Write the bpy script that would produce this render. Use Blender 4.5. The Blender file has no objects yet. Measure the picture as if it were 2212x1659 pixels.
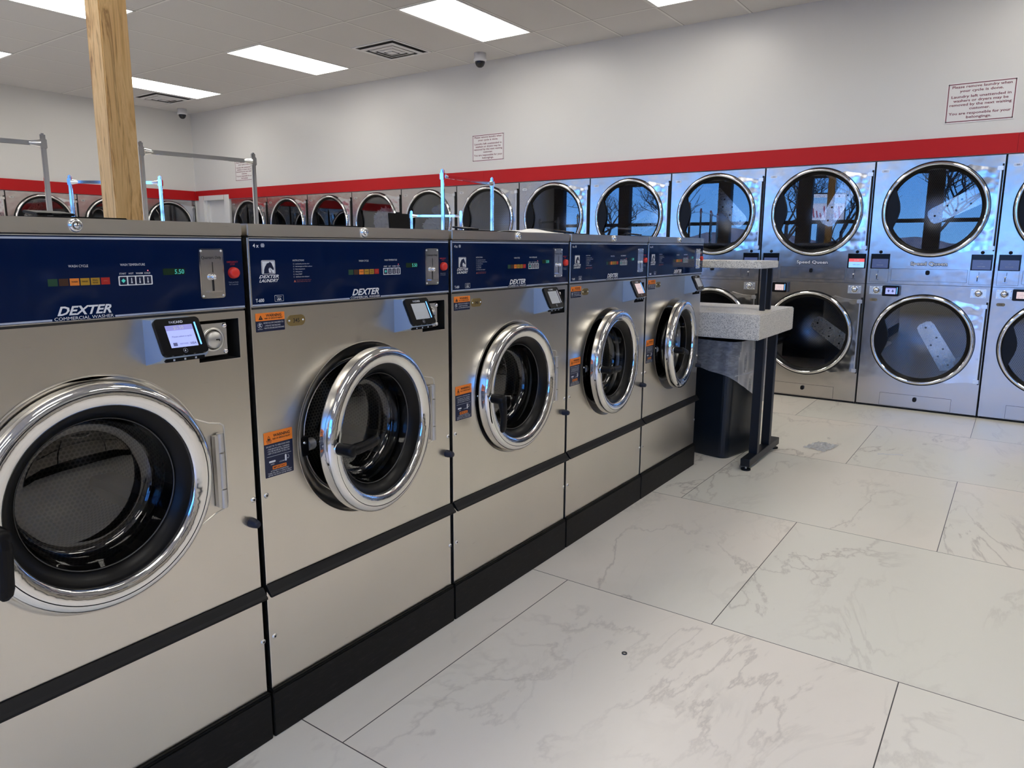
import bpy, bmesh, math, random
from mathutils import Vector, Matrix
R = math.radians
C = bpy.context.scene.collection
S = bpy.context.scene
random.seed(7)

# ------------------------------------------------------------------ camera, world, sun, exposure
YAW, PITCH, ROLL, CAMH = 0.6171, 0.1732, 0.0036, 1.3033
fw = Vector((math.cos(YAW)*math.cos(PITCH), math.sin(YAW)*math.cos(PITCH), -math.sin(PITCH)))
rt = Vector((math.sin(YAW), -math.cos(YAW), 0)); up = rt.cross(fw)
cr, sr = math.cos(ROLL), math.sin(ROLL)
rt, up = cr*rt + sr*up, -sr*rt + cr*up
cd = bpy.data.cameras.new('camera'); cam = bpy.data.objects.new('camera', cd); C.objects.link(cam)
M = Matrix.Identity(4)
for i in range(3):
    M[i][0], M[i][1], M[i][2] = rt[i], up[i], -fw[i]
M[2][3] = CAMH
cam.matrix_world = M
cd.sensor_width = 36; cd.sensor_fit = 'HORIZONTAL'
cd.lens = 1557.03/2212*36
cd.shift_x = (1106-1093.857)/2212; cd.shift_y = (804.97-829.5)/2212
cd.clip_start = 0.02; cd.clip_end = 200
S.camera = cam
S.view_settings.view_transform = 'Standard'; S.view_settings.look = 'None'
S.view_settings.gamma = 1; S.view_settings.use_curve_mapping = False
S.view_settings.exposure = 0.0
cy = S.cycles
cy.max_bounces = 9; cy.diffuse_bounces = 4; cy.glossy_bounces = 5; cy.transmission_bounces = 6; cy.transparent_max_bounces = 12
cy.sample_clamp_indirect = 4.0; cy.caustics_reflective = False; cy.caustics_refractive = False
cy.use_denoising = True

LAMP = 7.6          # radiance of the ceiling panels
w = bpy.data.worlds.new('world'); S.world = w; w.use_nodes = True
nt = w.node_tree; nt.nodes.clear()
tc = nt.nodes.new('ShaderNodeTexCoord'); sx = nt.nodes.new('ShaderNodeSeparateXYZ')
rp = nt.nodes.new('ShaderNodeValToRGB'); bg = nt.nodes.new('ShaderNodeBackground'); ow = nt.nodes.new('ShaderNodeOutputWorld')
nt.links.new(tc.outputs['Generated'], sx.inputs[0]); nt.links.new(sx.outputs['Z'], rp.inputs[0])
e = rp.color_ramp.elements
e[0].position = 0.0; e[0].color = (.17, .44, .95, 1)
e[1].position = 0.5; e[1].color = (.03, .16, .70, 1)
x = e.new(0.12); x.color = (.08, .31, .95, 1)
nt.links.new(rp.outputs[0], bg.inputs[0]); bg.inputs[1].default_value = 6.0
nt.links.new(bg.outputs[0], ow.inputs[0])
sun = bpy.data.lights.new('sun', 'SUN'); sun.energy = 9; sun.angle = R(.6); sun.color = (1, .95, .86)
so = bpy.data.objects.new('sun', sun); C.objects.link(so)
so.rotation_euler = Vector((-1, .55, -.62)).to_track_quat('-Z', 'Y').to_euler()

# ------------------------------------------------------------------ layout numbers (metres)
YW, X0, WW = 1.5232, 1.0612, 0.7624         # washer front plane, first seam, pitch
DX, DY0, DW, DH = 6.5838, 8.8393, 0.8661, 1.9816   # dryer front plane, seam, pitch, height
HC, YE = 3.2744, 10.5963                    # ceiling, back wall plane
XW, YN = -4.0, -5.2                         # window wall, near wall

# ------------------------------------------------------------------ materials
MT = {}
def mat(name, col, rough=.5, metal=0, emit=None, es=1, spec=None, coat=0):
    m = bpy.data.materials.new(name); m.use_nodes = True
    b = m.node_tree.nodes['Principled BSDF']
    b.inputs['Base Color'].default_value = (*col, 1); b.inputs['Roughness'].default_value = rough
    b.inputs['Metallic'].default_value = metal
    if spec is not None: b.inputs['Specular IOR Level'].default_value = spec
    if coat: b.inputs['Coat Weight'].default_value = coat; b.inputs['Coat Roughness'].default_value = .03
    if emit: b.inputs['Emission Color'].default_value = (*emit, 1); b.inputs['Emission Strength'].default_value = es
    MT[name] = m
    return m
def N(m, t, **k):
    n = m.node_tree.nodes.new(t)
    for a, v in k.items(): setattr(n, a, v)
    return n
def L(m, a, b): m.node_tree.links.new(a, b)
def bsdf(m): return m.node_tree.nodes['Principled BSDF']
def coords(m, scale=(1, 1, 1), kind='Object'):
    t = N(m, 'ShaderNodeTexCoord'); mp = N(m, 'ShaderNodeMapping'); mp.inputs['Scale'].default_value = scale
    L(m, t.outputs[kind], mp.inputs[0]); return mp.outputs[0]
def noise(m, vec, scale, detail=3, rough=.5, dist=0):
    n = N(m, 'ShaderNodeTexNoise'); n.inputs['Scale'].default_value = scale; n.inputs['Detail'].default_value = detail
    n.inputs['Roughness'].default_value = rough; n.inputs['Distortion'].default_value = dist
    L(m, vec, n.inputs['Vector']); return n.outputs['Fac']
def ramp(m, fac, stops, interp='LINEAR'):
    r = N(m, 'ShaderNodeValToRGB'); r.color_ramp.interpolation = interp
    el = r.color_ramp.elements
    while len(el) < len(stops): el.new(.5)
    for q, (p, c) in zip(el, stops): q.position = p; q.color = (*c, 1) if len(c) == 3 else c
    L(m, fac, r.inputs[0]); return r.outputs[0]
def math_(m, op, a, b=None, c=None):
    n = N(m, 'ShaderNodeMath', operation=op)
    for i, v in enumerate((a, b, c)):
        if v is None: continue
        if isinstance(v, (int, float)): n.inputs[i].default_value = v
        else: L(m, v, n.inputs[i])
    return n.outputs[0]
def mixc(m, fac, a, b, mode='MIX'):
    n = N(m, 'ShaderNodeMix', data_type='RGBA', blend_type=mode)
    for s, v in ((0, fac), (6, a), (7, b)):
        if isinstance(v, (int, float)): n.inputs[s].default_value = v
        elif isinstance(v, tuple): n.inputs[s].default_value = (*v, 1)
        else: L(m, v, n.inputs[s])
    return n.outputs[2]
def bump(m, h, strength, dist=.001):
    b = N(m, 'ShaderNodeBump'); b.inputs['Strength'].default_value = strength; b.inputs['Distance'].default_value = dist
    L(m, h, b.inputs['Height']); L(m, b.outputs[0], bsdf(m).inputs['Normal'])

def steel(name, col, r0, r1, grain=(4, 4, 220), warp=0.0):
    m = mat(name, col, .3, 1)
    g = noise(m, coords(m, grain), 3, 3)
    big = noise(m, coords(m, (1, 1, 1)), 3.2, 2)
    c = mixc(m, big, tuple(v*.93 for v in col), tuple(min(1, v*1.05) for v in col))
    L(m, c, bsdf(m).inputs['Base Color'])
    rr = N(m, 'ShaderNodeMapRange'); rr.inputs[3].default_value = r0; rr.inputs[4].default_value = r1
    L(m, g, rr.inputs[0]); L(m, rr.outputs[0], bsdf(m).inputs['Roughness'])
    if warp: bump(m, noise(m, coords(m, (1, 1, 1)), 5.0, 2), warp, .02)
    return m
steel('steel_washer', (.74, .70, .635), .25, .34)
steel('steel_dryer', (.62, .59, .565), .13, .23, (220, 220, 4), .16)
steel('steel_wavy', (.74, .75, .77), .10, .16, (3, 3, 3), .55)
mat('steel_dark', (.10, .10, .10), .5, .8)
mat('steel_plain', (.62, .61, .59), .38, .9)
mat('chrome_plate', (.86, .86, .85), .13, 1)
steel('plate_bright', (.78, .77, .75), .22, .34, (30, 30, 30), .25)
mat('chrome', (.86, .86, .86), .06, 1)
mat('chrome_soft', (.86, .84, .80), .28, 1)
m = mat('chrome_door', (.88, .875, .86), .09, 1)
bump(m, noise(m, coords(m, (1, 1, 1)), 26, 2), .22, .004)
mat('brass', (.36, .27, .12), .42, .9)
mat('brass_dull', (.24, .20, .13), .5, .8)
mat('navy', (.003, .011, .050), .06, 0, spec=.22)
mat('navy_label', (.004, .010, .045), .35)
mat('black', (.004, .004, .005), .42, spec=.2)
mat('black_matte', (.006, .006, .006), .75)
mat('black_gloss', (.004, .004, .005), .14, spec=.3)
mat('rubber', (.007, .007, .008), .5, spec=.25)
mat('black_seal', (.003, .003, .0035), .35, spec=.22)
mat('rubber_navy', (.008, .012, .03), .5)
m = mat('base_black', (.012, .012, .012), .5, spec=.2)
L(m, ramp(m, noise(m, coords(m, (3, 3, 14)), 9, 6, .7), [(.5, (.006, .006, .006)), (.68, (.014, .013, .012)), (.82, (.06, .055, .05))]), bsdf(m).inputs['Base Color'])
mat('white_ink', (.75, .78, .84), .5)
mat('grey_ink', (.38, .42, .52), .4)
mat('ink_black', (.01, .01, .012), .6)
mat('silver_line', (.42, .48, .62), .35)
mat('orange', (.95, .25, .03), .45)
mat('orange_block', (.75, .22, .03), .4)
mat('yellow_block', (.42, .24, .02), .4)
mat('red_block', (.40, .015, .012), .4)
mat('green_dim', (.012, .06, .03), .4)
mat('brown_dim', (.05, .018, .008), .4)
mat('red_ink', (.45, .02, .03), .5)
mat('salmon_ink', (.50, .12, .08), .5)
mat('red_button', (.75, .035, .025), .35)
mat('teal_led', (.01, .05, .05), .4, emit=(.08, .62, .55), es=.7)
mat('red_led', (.3, .02, .02), .4, emit=(1, .15, .2), es=3)
mat('blue_led', (.1, .3, .9), .3, emit=(.12, .38, 1.0), es=2.2)
mat('display_dark', (.01, .03, .012), .15)
mat('lcd_blue', (.3, .35, .6), .3, emit=(.36, .42, .85), es=.75)
mat('lcd_blue_top', (.2, .2, .5), .3, emit=(.24, .24, .55), es=.7)
mat('lcd_grey', (.34, .36, .38), .25, emit=(.36, .38, .42), es=.25)
mat('lcd_pink', (.6, .5, .5), .25, emit=(.75, .58, .58), es=.6)
mat('lcd_ink', (.12, .14, .35), .4)
mat('lcd_navy', (.05, .07, .16), .12, emit=(.08, .11, .26), es=.5)
mat('lcd_sky', (.3, .55, .8), .2, emit=(.25, .55, .85), es=.8)
mat('lcd_red', (.7, .1, .12), .2, emit=(.8, .12, .14), es=.7)
mat('reader_skylit', (.42, .54, .72), .35)  # greyish housing, blue skylight from the windows put into its colour
mat('white_plastic', (.78, .78, .80), .35)
mat('white_paint', (.74, .74, .73), .4)
mat('sign_white', (.78, .76, .76), .3)
mat('maroon', (.16, .012, .035), .5)
mat('dome', (.012, .012, .014), .05)
mat('duct_dark', (.03, .03, .03), .9)
mat('leg_black', (.006, .007, .010), .42, spec=.35)
mat('lamp', (1, 1, 1), .5, emit=(1.0, .965, .88), es=LAMP)
mat('lamp_frame', (.75, .75, .74), .4)
mat('bin', (.006, .010, .016), .35)
mat('snow', (.8, .84, .9), .7)
mat('asphalt', (.12, .13, .15), .8)
mat('bark', (.045, .035, .03), .9)
mat('brick_far', (.16, .12, .11), .9)
mat('post_backlit', (.07, .055, .045), .6)  # storefront timber, its backlit shade put into the colour
mat('pink_ink', (.6, .12, .2), .5)

m = mat('wall_paint', (.72, .71, .695), .34)
L(m, mixc(m, noise(m, coords(m), 1.3, 2), (.70, .695, .685), (.735, .722, .70)), bsdf(m).inputs['Base Color'])
bump(m, noise(m, coords(m), 60, 2), .08, .002)
m = mat('red_trim', (.5, .01, .014), .5, spec=.25)
L(m, mixc(m, noise(m, coords(m), .7, 2), (.44, .008, .011), (.50, .010, .014)), bsdf(m).inputs['Base Color'])

# ceiling tiles with T-bar grid
m = mat('ceiling_tiles', (.60, .59, .57), .8)
tcn = N(m, 'ShaderNodeTexCoord'); sp = N(m, 'ShaderNodeSeparateXYZ'); L(m, tcn.outputs['Object'], sp.inputs[0])
def gridline(m, v, off, pitch, half):
    a = math_(m, 'SUBTRACT', v, off); a = math_(m, 'DIVIDE', a, pitch); a = math_(m, 'FRACT', a)
    a = math_(m, 'SUBTRACT', a, .5); a = math_(m, 'ABSOLUTE', a)
    return math_(m, 'GREATER_THAN', a, .5-half/pitch)
gx = gridline(m, sp.outputs[0], 5.985, 1.2192, .012); gy = gridline(m, sp.outputs[1], 7.609, .6096, .010)
g = math_(m, 'MAXIMUM', gx, gy)
gx2 = gridline(m, sp.outputs[0], 5.985-.013, 1.2192, .0035); gy2 = gridline(m, sp.outputs[1], 7.609-.013, .6096, .0035)
g2 = math_(m, 'MAXIMUM', gx2, gy2)
sp_ = noise(m, coords(m), 240, 2, .6)
base = ramp(m, sp_, [(.30, (.63, .615, .605)), (.45, (.67, .655, .645)), (1, (.69, .675, .665))])
c1 = mixc(m, g, base, (.80, .79, .77)); c2 = mixc(m, g2, c1, (.34, .33, .32))
L(m, c2, bsdf(m).inputs['Base Color'])

# porcelain marble floor: 1.174 m slabs, each column offset by half a slab
m = mat('marble_floor', (.7, .68, .64), .28)
tcn = N(m, 'ShaderNodeTexCoord'); sp = N(m, 'ShaderNodeSeparateXYZ'); L(m, tcn.outputs['Object'], sp.inputs[0])
P = 1.174
ux = math_(m, 'DIVIDE', math_(m, 'SUBTRACT', sp.outputs[0], 1.153), P)
col = math_(m, 'FLOOR', ux); fx = math_(m, 'FRACT', ux)
odd = math_(m, 'ABSOLUTE', math_(m, 'SUBTRACT', col, math_(m, 'MULTIPLY', math_(m, 'FLOOR', math_(m, 'DIVIDE', col, 2)), 2)))
uy = math_(m, 'ADD', math_(m, 'DIVIDE', math_(m, 'SUBTRACT', sp.outputs[1], .181), 1.168), math_(m, 'MULTIPLY', odd, .5))
row = math_(m, 'FLOOR', uy); fy = math_(m, 'FRACT', uy)
def edge(f, h): return math_(m, 'GREATER_THAN', math_(m, 'ABSOLUTE', math_(m, 'SUBTRACT', f, .5)), .5-h)
grout = math_(m, 'MAXIMUM', edge(fx, .0014), edge(fy, .0014))
cv = N(m, 'ShaderNodeCombineXYZ')
L(m, math_(m, 'ADD', math_(m, 'MULTIPLY', fx, P), math_(m, 'MULTIPLY', col, 7.3)), cv.inputs[0])
L(m, math_(m, 'ADD', math_(m, 'MULTIPLY', fy, P), math_(m, 'MULTIPLY', row, 5.1)), cv.inputs[1])
L(m, math_(m, 'MULTIPLY', math_(m, 'ADD', col, row), 3.7), cv.inputs[2])
vec = cv.outputs[0]
mp = N(m, 'ShaderNodeMapping'); mp.inputs['Rotation'].default_value = (0, 0, R(35)); mp.inputs['Scale'].default_value = (.75, 1.5, 1)
L(m, vec, mp.inputs[0]); vv = mp.outputs[0]
def vein(scale, width, dist, det=6):
    n = noise(m, vv, scale, det, .58, dist)
    d = math_(m, 'ABSOLUTE', math_(m, 'SUBTRACT', n, .5))
    return ramp(m, d, [(0, (1, 1, 1)), (width, (0, 0, 0))])
v1 = vein(.8, .009, .55, 8); v2 = vein(1.7, .022, .9, 8)
mask = ramp(m, noise(m, vv, 1.9, 2, .5), [(.46, (0, 0, 0)), (.66, (1, 1, 1))])
mask2 = ramp(m, noise(m, vv, .9, 2, .5), [(.40, (0, 0, 0)), (.60, (1, 1, 1))])
cloud = noise(m, vv, 1.1, 5, .6, .4)
cb = ramp(m, cloud, [(.28, (.80, .745, .66)), (.45, (.87, .81, .725)), (.7, (.90, .835, .745))])
cb = mixc(m, ramp(m, noise(m, vec, .6, 1), [(.42, (0, 0, 0)), (.62, (.6, .6, .6))]), cb, (.79, .79, .71))
k1 = math_(m, 'MULTIPLY', math_(m, 'MULTIPLY', v1, mask2), .55)
k2 = math_(m, 'MULTIPLY', math_(m, 'MULTIPLY', v2, mask), .32)
c = mixc(m, k1, cb, (.33, .28, .24)); c = mixc(m, k2, c, (.50, .455, .40))
c = mixc(m, grout, c, (.05, .045, .04))
L(m, c, bsdf(m).inputs['Base Color'])
rr = N(m, 'ShaderNodeMapRange'); rr.inputs[3].default_value = .26; rr.inputs[4].default_value = .38
L(m, cloud, rr.inputs[0]); L(m, rr.outputs[0], bsdf(m).inputs['Roughness'])
bump(m, grout, -.3, .001)

# wood
m = mat('post_wood', (.5, .33, .17), .6)
v = coords(m, (9, 9, .7))
n1 = noise(m, v, 3.0, 5, .6, 1.6); n2 = noise(m, coords(m, (60, 60, 2)), 4, 3)
c = ramp(m, n1, [(.32, (.34, .15, .035)), (.42, (.76, .44, .15)), (.50, (.90, .58, .24)), (.57, (.74, .43, .15)), (.61, (.42, .20, .055)), (.66, (.80, .50, .19))])
c = mixc(m, math_(m, 'MULTIPLY', n2, .16), c, (.90, .64, .36)); L(m, c, bsdf(m).inputs['Base Color']); bump(m, n2, .3, .001)
# speckled laminate
m = mat('speckled', (.5, .5, .5), .35)
s1 = noise(m, coords(m), 260, 2, .6)
c = ramp(m, s1, [(.30, (.14, .14, .14)), (.41, (.48, .46, .42)), (.48, (.74, .71, .65)), (.60, (.86, .83, .77)), (.72, (.95, .93, .88))])
L(m, c, bsdf(m).inputs['Base Color'])
# perforated drum: UV units are metres
def perforated(name, col, pitch, r):
    m = mat(name, col, .3, 1)
    t = N(m, 'ShaderNodeTexCoord'); s = N(m, 'ShaderNodeSeparateXYZ'); L(m, t.outputs['UV'], s.inputs[0])
    def dots(ox, oy):
        a = math_(m, 'SUBTRACT', math_(m, 'FRACT', math_(m, 'ADD', math_(m, 'DIVIDE', s.outputs[0], pitch), ox)), .5)
        b = math_(m, 'SUBTRACT', math_(m, 'FRACT', math_(m, 'ADD', math_(m, 'DIVIDE', s.outputs[1], pitch*1.732), oy)), .5)
        a = math_(m, 'MULTIPLY', a, a); b = math_(m, 'MULTIPLY', math_(m, 'MULTIPLY', b, 1.732), math_(m, 'MULTIPLY', b, 1.732))
        return math_(m, 'LESS_THAN', math_(m, 'ADD', a, b), (r/pitch)**2)
    d = math_(m, 'MAXIMUM', dots(0, 0), dots(.5, .5))
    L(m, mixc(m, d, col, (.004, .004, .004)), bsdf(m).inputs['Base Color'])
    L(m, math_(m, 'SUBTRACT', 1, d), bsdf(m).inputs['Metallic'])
    return m
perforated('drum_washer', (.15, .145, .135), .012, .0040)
perforated('drum_dryer', (.26, .27, .29), .014, .0042)
# glass
def glass(name, tint, ior, rough=.0):
    m = bpy.data.materials.new(name); m.use_nodes = True; n = m.node_tree; n.nodes.clear()
    o = n.nodes.new('ShaderNodeOutputMaterial'); mx = n.nodes.new('ShaderNodeMixShader')
    tr = n.nodes.new('ShaderNodeBsdfTransparent'); gl = n.nodes.new('ShaderNodeBsdfGlossy'); fr = n.nodes.new('ShaderNodeFresnel')
    tr.inputs[0].default_value = (*tint, 1); gl.inputs['Roughness'].default_value = rough; fr.inputs[0].default_value = ior
    n.links.new(fr.outputs[0], mx.inputs[0]); n.links.new(tr.outputs[0], mx.inputs[1]); n.links.new(gl.outputs[0], mx.inputs[2])
    n.links.new(mx.outputs[0], o.inputs[0]); MT[name] = m; return m
glass('glass_dryer', (.92, .93, .95), 2.35)
glass('glass_washer', (.60, .60, .60), 1.9)
glass('glass_window', (.93, .95, .95), 1.35)
m = glass('clear_plastic', (.88, .90, .93), 1.25, .3)
# thin milky film
n = m.node_tree; mx2 = n.nodes.new('ShaderNodeMixShader'); df = n.nodes.new('ShaderNodeBsdfDiffuse'); df.inputs[0].default_value = (.62, .64, .68, 1)
o = [q for q in n.nodes if q.type == 'OUTPUT_MATERIAL'][0]; src = o.inputs[0].links[0].from_socket
tcn = n.nodes.new('ShaderNodeTexCoord'); mpn = n.nodes.new('ShaderNodeMapping'); mpn.inputs['Scale'].default_value = (4, 4, 11)
nz = n.nodes.new('ShaderNodeTexNoise'); nz.inputs['Scale'].default_value = 4; nz.inputs['Detail'].default_value = 5; nz.inputs['Distortion'].default_value = 1.5
rp = n.nodes.new('ShaderNodeMapRange'); rp.inputs[1].default_value = .35; rp.inputs[2].default_value = .75; rp.inputs[3].default_value = .34; rp.inputs[4].default_value = .62
n.links.new(tcn.outputs['Object'], mpn.inputs[0]); n.links.new(mpn.outputs[0], nz.inputs[0]); n.links.new(nz.outputs[0], rp.inputs[0])
n.links.new(rp.outputs[0], mx2.inputs[0]); n.links.new(src, mx2.inputs[1]); n.links.new(df.outputs[0], mx2.inputs[2]); n.links.new(mx2.outputs[0], o.inputs[0])
# cloth
for nm, ca, cb_ in (('towel_grey', (.80, .73, .70), (.92, .85, .80)), ('towel_white', (.84, .81, .76), (.95, .92, .87)), ('towel_blue', (.30, .36, .48), (.45, .50, .60))):
    m = mat(nm, ca, .95); L(m, mixc(m, noise(m, coords(m), 12, 3), ca, cb_), bsdf(m).inputs['Base Color']); bump(m, noise(m, coords(m), 180, 2), .5, .003)

# ------------------------------------------------------------------ mesh helpers
FONT = {}
def text_geo(s, shear=0.0, bold=0.0):
    k = (s, shear, bold)
    if k not in FONT:
        cu = bpy.data.curves.new('t', 'FONT'); cu.body = s; cu.size = 1; cu.shear = shear; cu.offset = bold; cu.resolution_u = 2
        o = bpy.data.objects.new('t', cu); C.objects.link(o)
        me = bpy.data.meshes.new_from_object(o.evaluated_get(bpy.context.evaluated_depsgraph_get()))
        FONT[k] = ([v.co.copy() for v in me.vertices], [tuple(p.vertices) for p in me.polygons])
        bpy.data.objects.remove(o); bpy.data.curves.remove(cu); bpy.data.meshes.remove(me)
    return FONT[k]
CAPH = max(v.y for v in text_geo('H')[0])

class MB:
    """collects shapes and links them as one mesh object"""
    def __init__(s): s.bm = bmesh.new(); s.uv = s.bm.loops.layers.uv.new('UVMap'); s.mats = []
    def mi(s, m):
        if m not in s.mats: s.mats.append(m)
        return s.mats.index(m)
    def face(s, co, m, smooth=False, uvs=None):
        vs = [s.bm.verts.new(c) for c in co]
        f = s.bm.faces.new(vs); f.material_index = s.mi(m); f.smooth = smooth
        if uvs:
            for l, q in zip(f.loops, uvs): l[s.uv].uv = q
        return f
    def box(s, x0, x1, y0, y1, z0, z1, m, bev=0):
        b = bmesh.new(); r = bmesh.ops.create_cube(b, size=1)
        for v in b.verts: v.co = Vector(((x0+x1)/2+v.co.x*(x1-x0), (y0+y1)/2+v.co.y*(y1-y0), (z0+z1)/2+v.co.z*(z1-z0)))
        if bev: bmesh.ops.bevel(b, geom=b.edges[:], offset=bev, segments=2, affect='EDGES', clamp_overlap=True)
        s.merge(b, m)
    def merge(s, b, m, smooth=False, mtx=None):
        b.verts.ensure_lookup_table(); i = s.mi(m)
        vs = [s.bm.verts.new(mtx @ v.co if mtx else v.co) for v in b.verts]
        b.verts.index_update()
        for f in b.faces:
            try: g = s.bm.faces.new([vs[v.index] for v in f.verts])
            except ValueError: continue
            g.material_index = i; g.smooth = smooth or f.smooth
        b.free()
    def lathe(s, prof, m, c=(0, 0), n=64, smooth=True, axis='y', uvm=False, a0=0, a1=2*math.pi):
        """prof: (r, h) pairs; axis y: h runs along y about (x, z)=c; axis z: about (x, y)=c; axis x: about (y, z)"""
        full = abs(a1-a0-2*math.pi) < 1e-6
        nn = n if full else n+1
        rings = []
        for r, h in prof:
            ring = []
            for i in range(nn):
                a = a0+(a1-a0)*i/n; p, q = r*math.cos(a), r*math.sin(a)
                co = (c[0]+p, h, c[1]+q) if axis == 'y' else (c[0]+p, c[1]+q, h) if axis == 'z' else (h, c[0]+p, c[1]+q)
                ring.append(s.bm.verts.new(co))
                if r < 1e-7: ring = ring*nn; break
            rings.append(ring)
        acc = 0; idx = s.mi(m)
        for j in range(len(prof)-1):
            (r0, h0), (r1, h1) = prof[j], prof[j+1]; d = math.hypot(r1-r0, h1-h0)
            for i in range(n):
                k = (i+1) % nn
                q = [rings[j][i], rings[j][k], rings[j+1][k], rings[j+1][i]]
                qs = []
                for v in q:
                    if v not in qs: qs.append(v)
                if len(qs) < 3: continue
                try: f = s.bm.faces.new(qs)
                except ValueError: continue
                f.material_index = idx; f.smooth = smooth
                if uvm:
                    if abs(h1-h0) > abs(r1-r0):
                        rr_ = max(r0, r1); us = {rings[j][i]: (i*a1/n*rr_, acc), rings[j][k]: ((i+1)*a1/n*rr_, acc), rings[j+1][k]: ((i+1)*a1/n*rr_, acc+d), rings[j+1][i]: (i*a1/n*rr_, acc+d)}
                        for l in f.loops: l[s.uv].uv = us[l.vert]
                    else:
                        for l in f.loops: l[s.uv].uv = (l.vert.co.x, l.vert.co.z)
            acc += d
    def cyl(s, p0, p1, r0, m, r1=None, n=16, cap=True, smooth=True):
        p0, p1 = Vector(p0), Vector(p1); r1 = r0 if r1 is None else r1
        q = (p1-p0).to_track_quat('Z', 'Y'); idx = s.mi(m); rg = []
        for p, r in ((p0, r0), (p1, r1)):
            rg.append([s.bm.verts.new(p+q @ Vector((r*math.cos(2*math.pi*i/n), r*math.sin(2*math.pi*i/n), 0))) for i in range(n)])
        for i in range(n):
            f = s.bm.faces.new((rg[0][i], rg[0][(i+1) % n], rg[1][(i+1) % n], rg[1][i])); f.material_index = idx; f.smooth = smooth
        if cap:
            for g, fl in ((rg[0], True), (rg[1], False)):
                co = [v.co.copy() for v in g]
                f = s.face(co[::-1] if fl else co, m)
    def bar(s, p0, p1, a, m, b=None):
        """rectangular bar"""
        p0, p1 = Vector(p0), Vector(p1); b = a if b is None else b; d = (p1-p0).normalized()
        u = d.cross(Vector((0, 0, 1)))
        u = Vector((1, 0, 0)) if u.length < .01 else u.normalized()
        v = u.cross(d); c = [(u*sx*a/2+v*sy*b/2) for sx, sy in ((-1, -1), (1, -1), (1, 1), (-1, 1))]
        A = [p0+q for q in c]; B = [p1+q for q in c]
        for i in range(4): s.face((A[i], A[(i+1) % 4], B[(i+1) % 4], B[i]), m)
        s.face(A[::-1], m); s.face(B, m)
    def sphere(s, c, r, m, n=12, sc=(1, 1, 1), lo=-1, hi=1):
        b = bmesh.new(); bmesh.ops.create_uvsphere(b, u_segments=n*2, v_segments=n, radius=1)
        for v in b.verts: v.co = Vector((c[0]+v.co.x*r*sc[0], c[1]+v.co.y*r*sc[1], c[2]+v.co.z*r*sc[2]))
        s.merge(b, m, True)
    def poly(s, pts, y, m, th=0):
        """flat polygon in the x-z plane facing -y (pts counter-clockwise seen from -y), optional thickness going +y"""
        a = [(p[0], y, p[1]) for p in pts]
        s.face(a, m)
        if th:
            b = [(p[0], y+th, p[1]) for p in pts]; k = len(pts)
            for i in range(k): s.face((a[i], b[i], b[(i+1) % k], a[(i+1) % k]), m)
            s.face(b[::-1], m)
    def rect(s, x0, x1, z0, z1, y, m, th=0, r=0, n=4):
        if r:
            pts = []
            for cx, cz, a in ((x1-r, z0+r, -90), (x1-r, z1-r, 0), (x0+r, z1-r, 90), (x0+r, z0+r, 180)):
                for i in range(n+1): t = R(a+90*i/n); pts.append((cx+r*math.cos(t), cz+r*math.sin(t)))
        else: pts = [(x0, z0), (x1, z0), (x1, z1), (x0, z1)]
        s.poly(pts, y, m, th)
    def disc(s, x, z, r, y, m, n=20, th=0):
        s.poly([(x+r*math.cos(2*math.pi*i/n), z+r*math.sin(2*math.pi*i/n)) for i in range(n)], y, m, th)
    def text(s, t, x, z, h, m, y=-.0005, wd=None, al='L', shear=0, bold=0.0, maxw=None):
        vs, fs = text_geo(t, shear, bold)
        if not vs: return
        x0 = min(v.x for v in vs); x1 = max(v.x for v in vs); kz = h/CAPH; kx = kz
        if wd: kx = wd/(x1-x0)
        if maxw and (x1-x0)*kx > maxw: kx = maxw/(x1-x0)
        W = (x1-x0)*kx; ox = x - (0 if al == 'L' else W/2 if al == 'C' else W)
        i = s.mi(m); nv = [s.bm.verts.new((ox+(v.x-x0)*kx, y, z+v.y*kz)) for v in vs]
        for f in fs:
            try: g = s.bm.faces.new([nv[q] for q in f]); g.material_index = i
            except ValueError: pass
    def mesh(s, name):
        me = bpy.data.meshes.new(name); s.bm.to_mesh(me); s.bm.free()
        for k in s.mats: me.materials.append(MT[k])
        return me
CACHE = {}
def obj(name, build, parent=None, key=None, loc=None, rot=None, label=None, kind=None):
    """build is a function that fills an MB; parts that repeat share mesh data through key"""
    if key is not None and key in CACHE: me = CACHE[key]
    else:
        b = MB(); build(b); me = b.mesh(name)
        if key is not None: CACHE[key] = me
    o = bpy.data.objects.new(name, me); C.objects.link(o)
    if parent: o.parent = parent
    if loc: o.location = loc
    if rot: o.rotation_euler = rot
    if label: o['label'] = label
    if kind: o['kind'] = kind
    return o
def tag(o, label, cat, group=None):
    o['label'] = label; o['category'] = cat
    if group: o['group'] = group
    return o
def thing(name, label, cat, loc=(0, 0, 0), rotz=0, group=None):
    o = bpy.data.objects.new(name, None); C.objects.link(o); o.empty_display_size = .1
    o.location = loc; o.rotation_euler = (0, 0, rotz)
    return tag(o, label, cat, group)
def struct(name, build):
    o = obj(name, build); o['kind'] = 'structure'; return o

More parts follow.
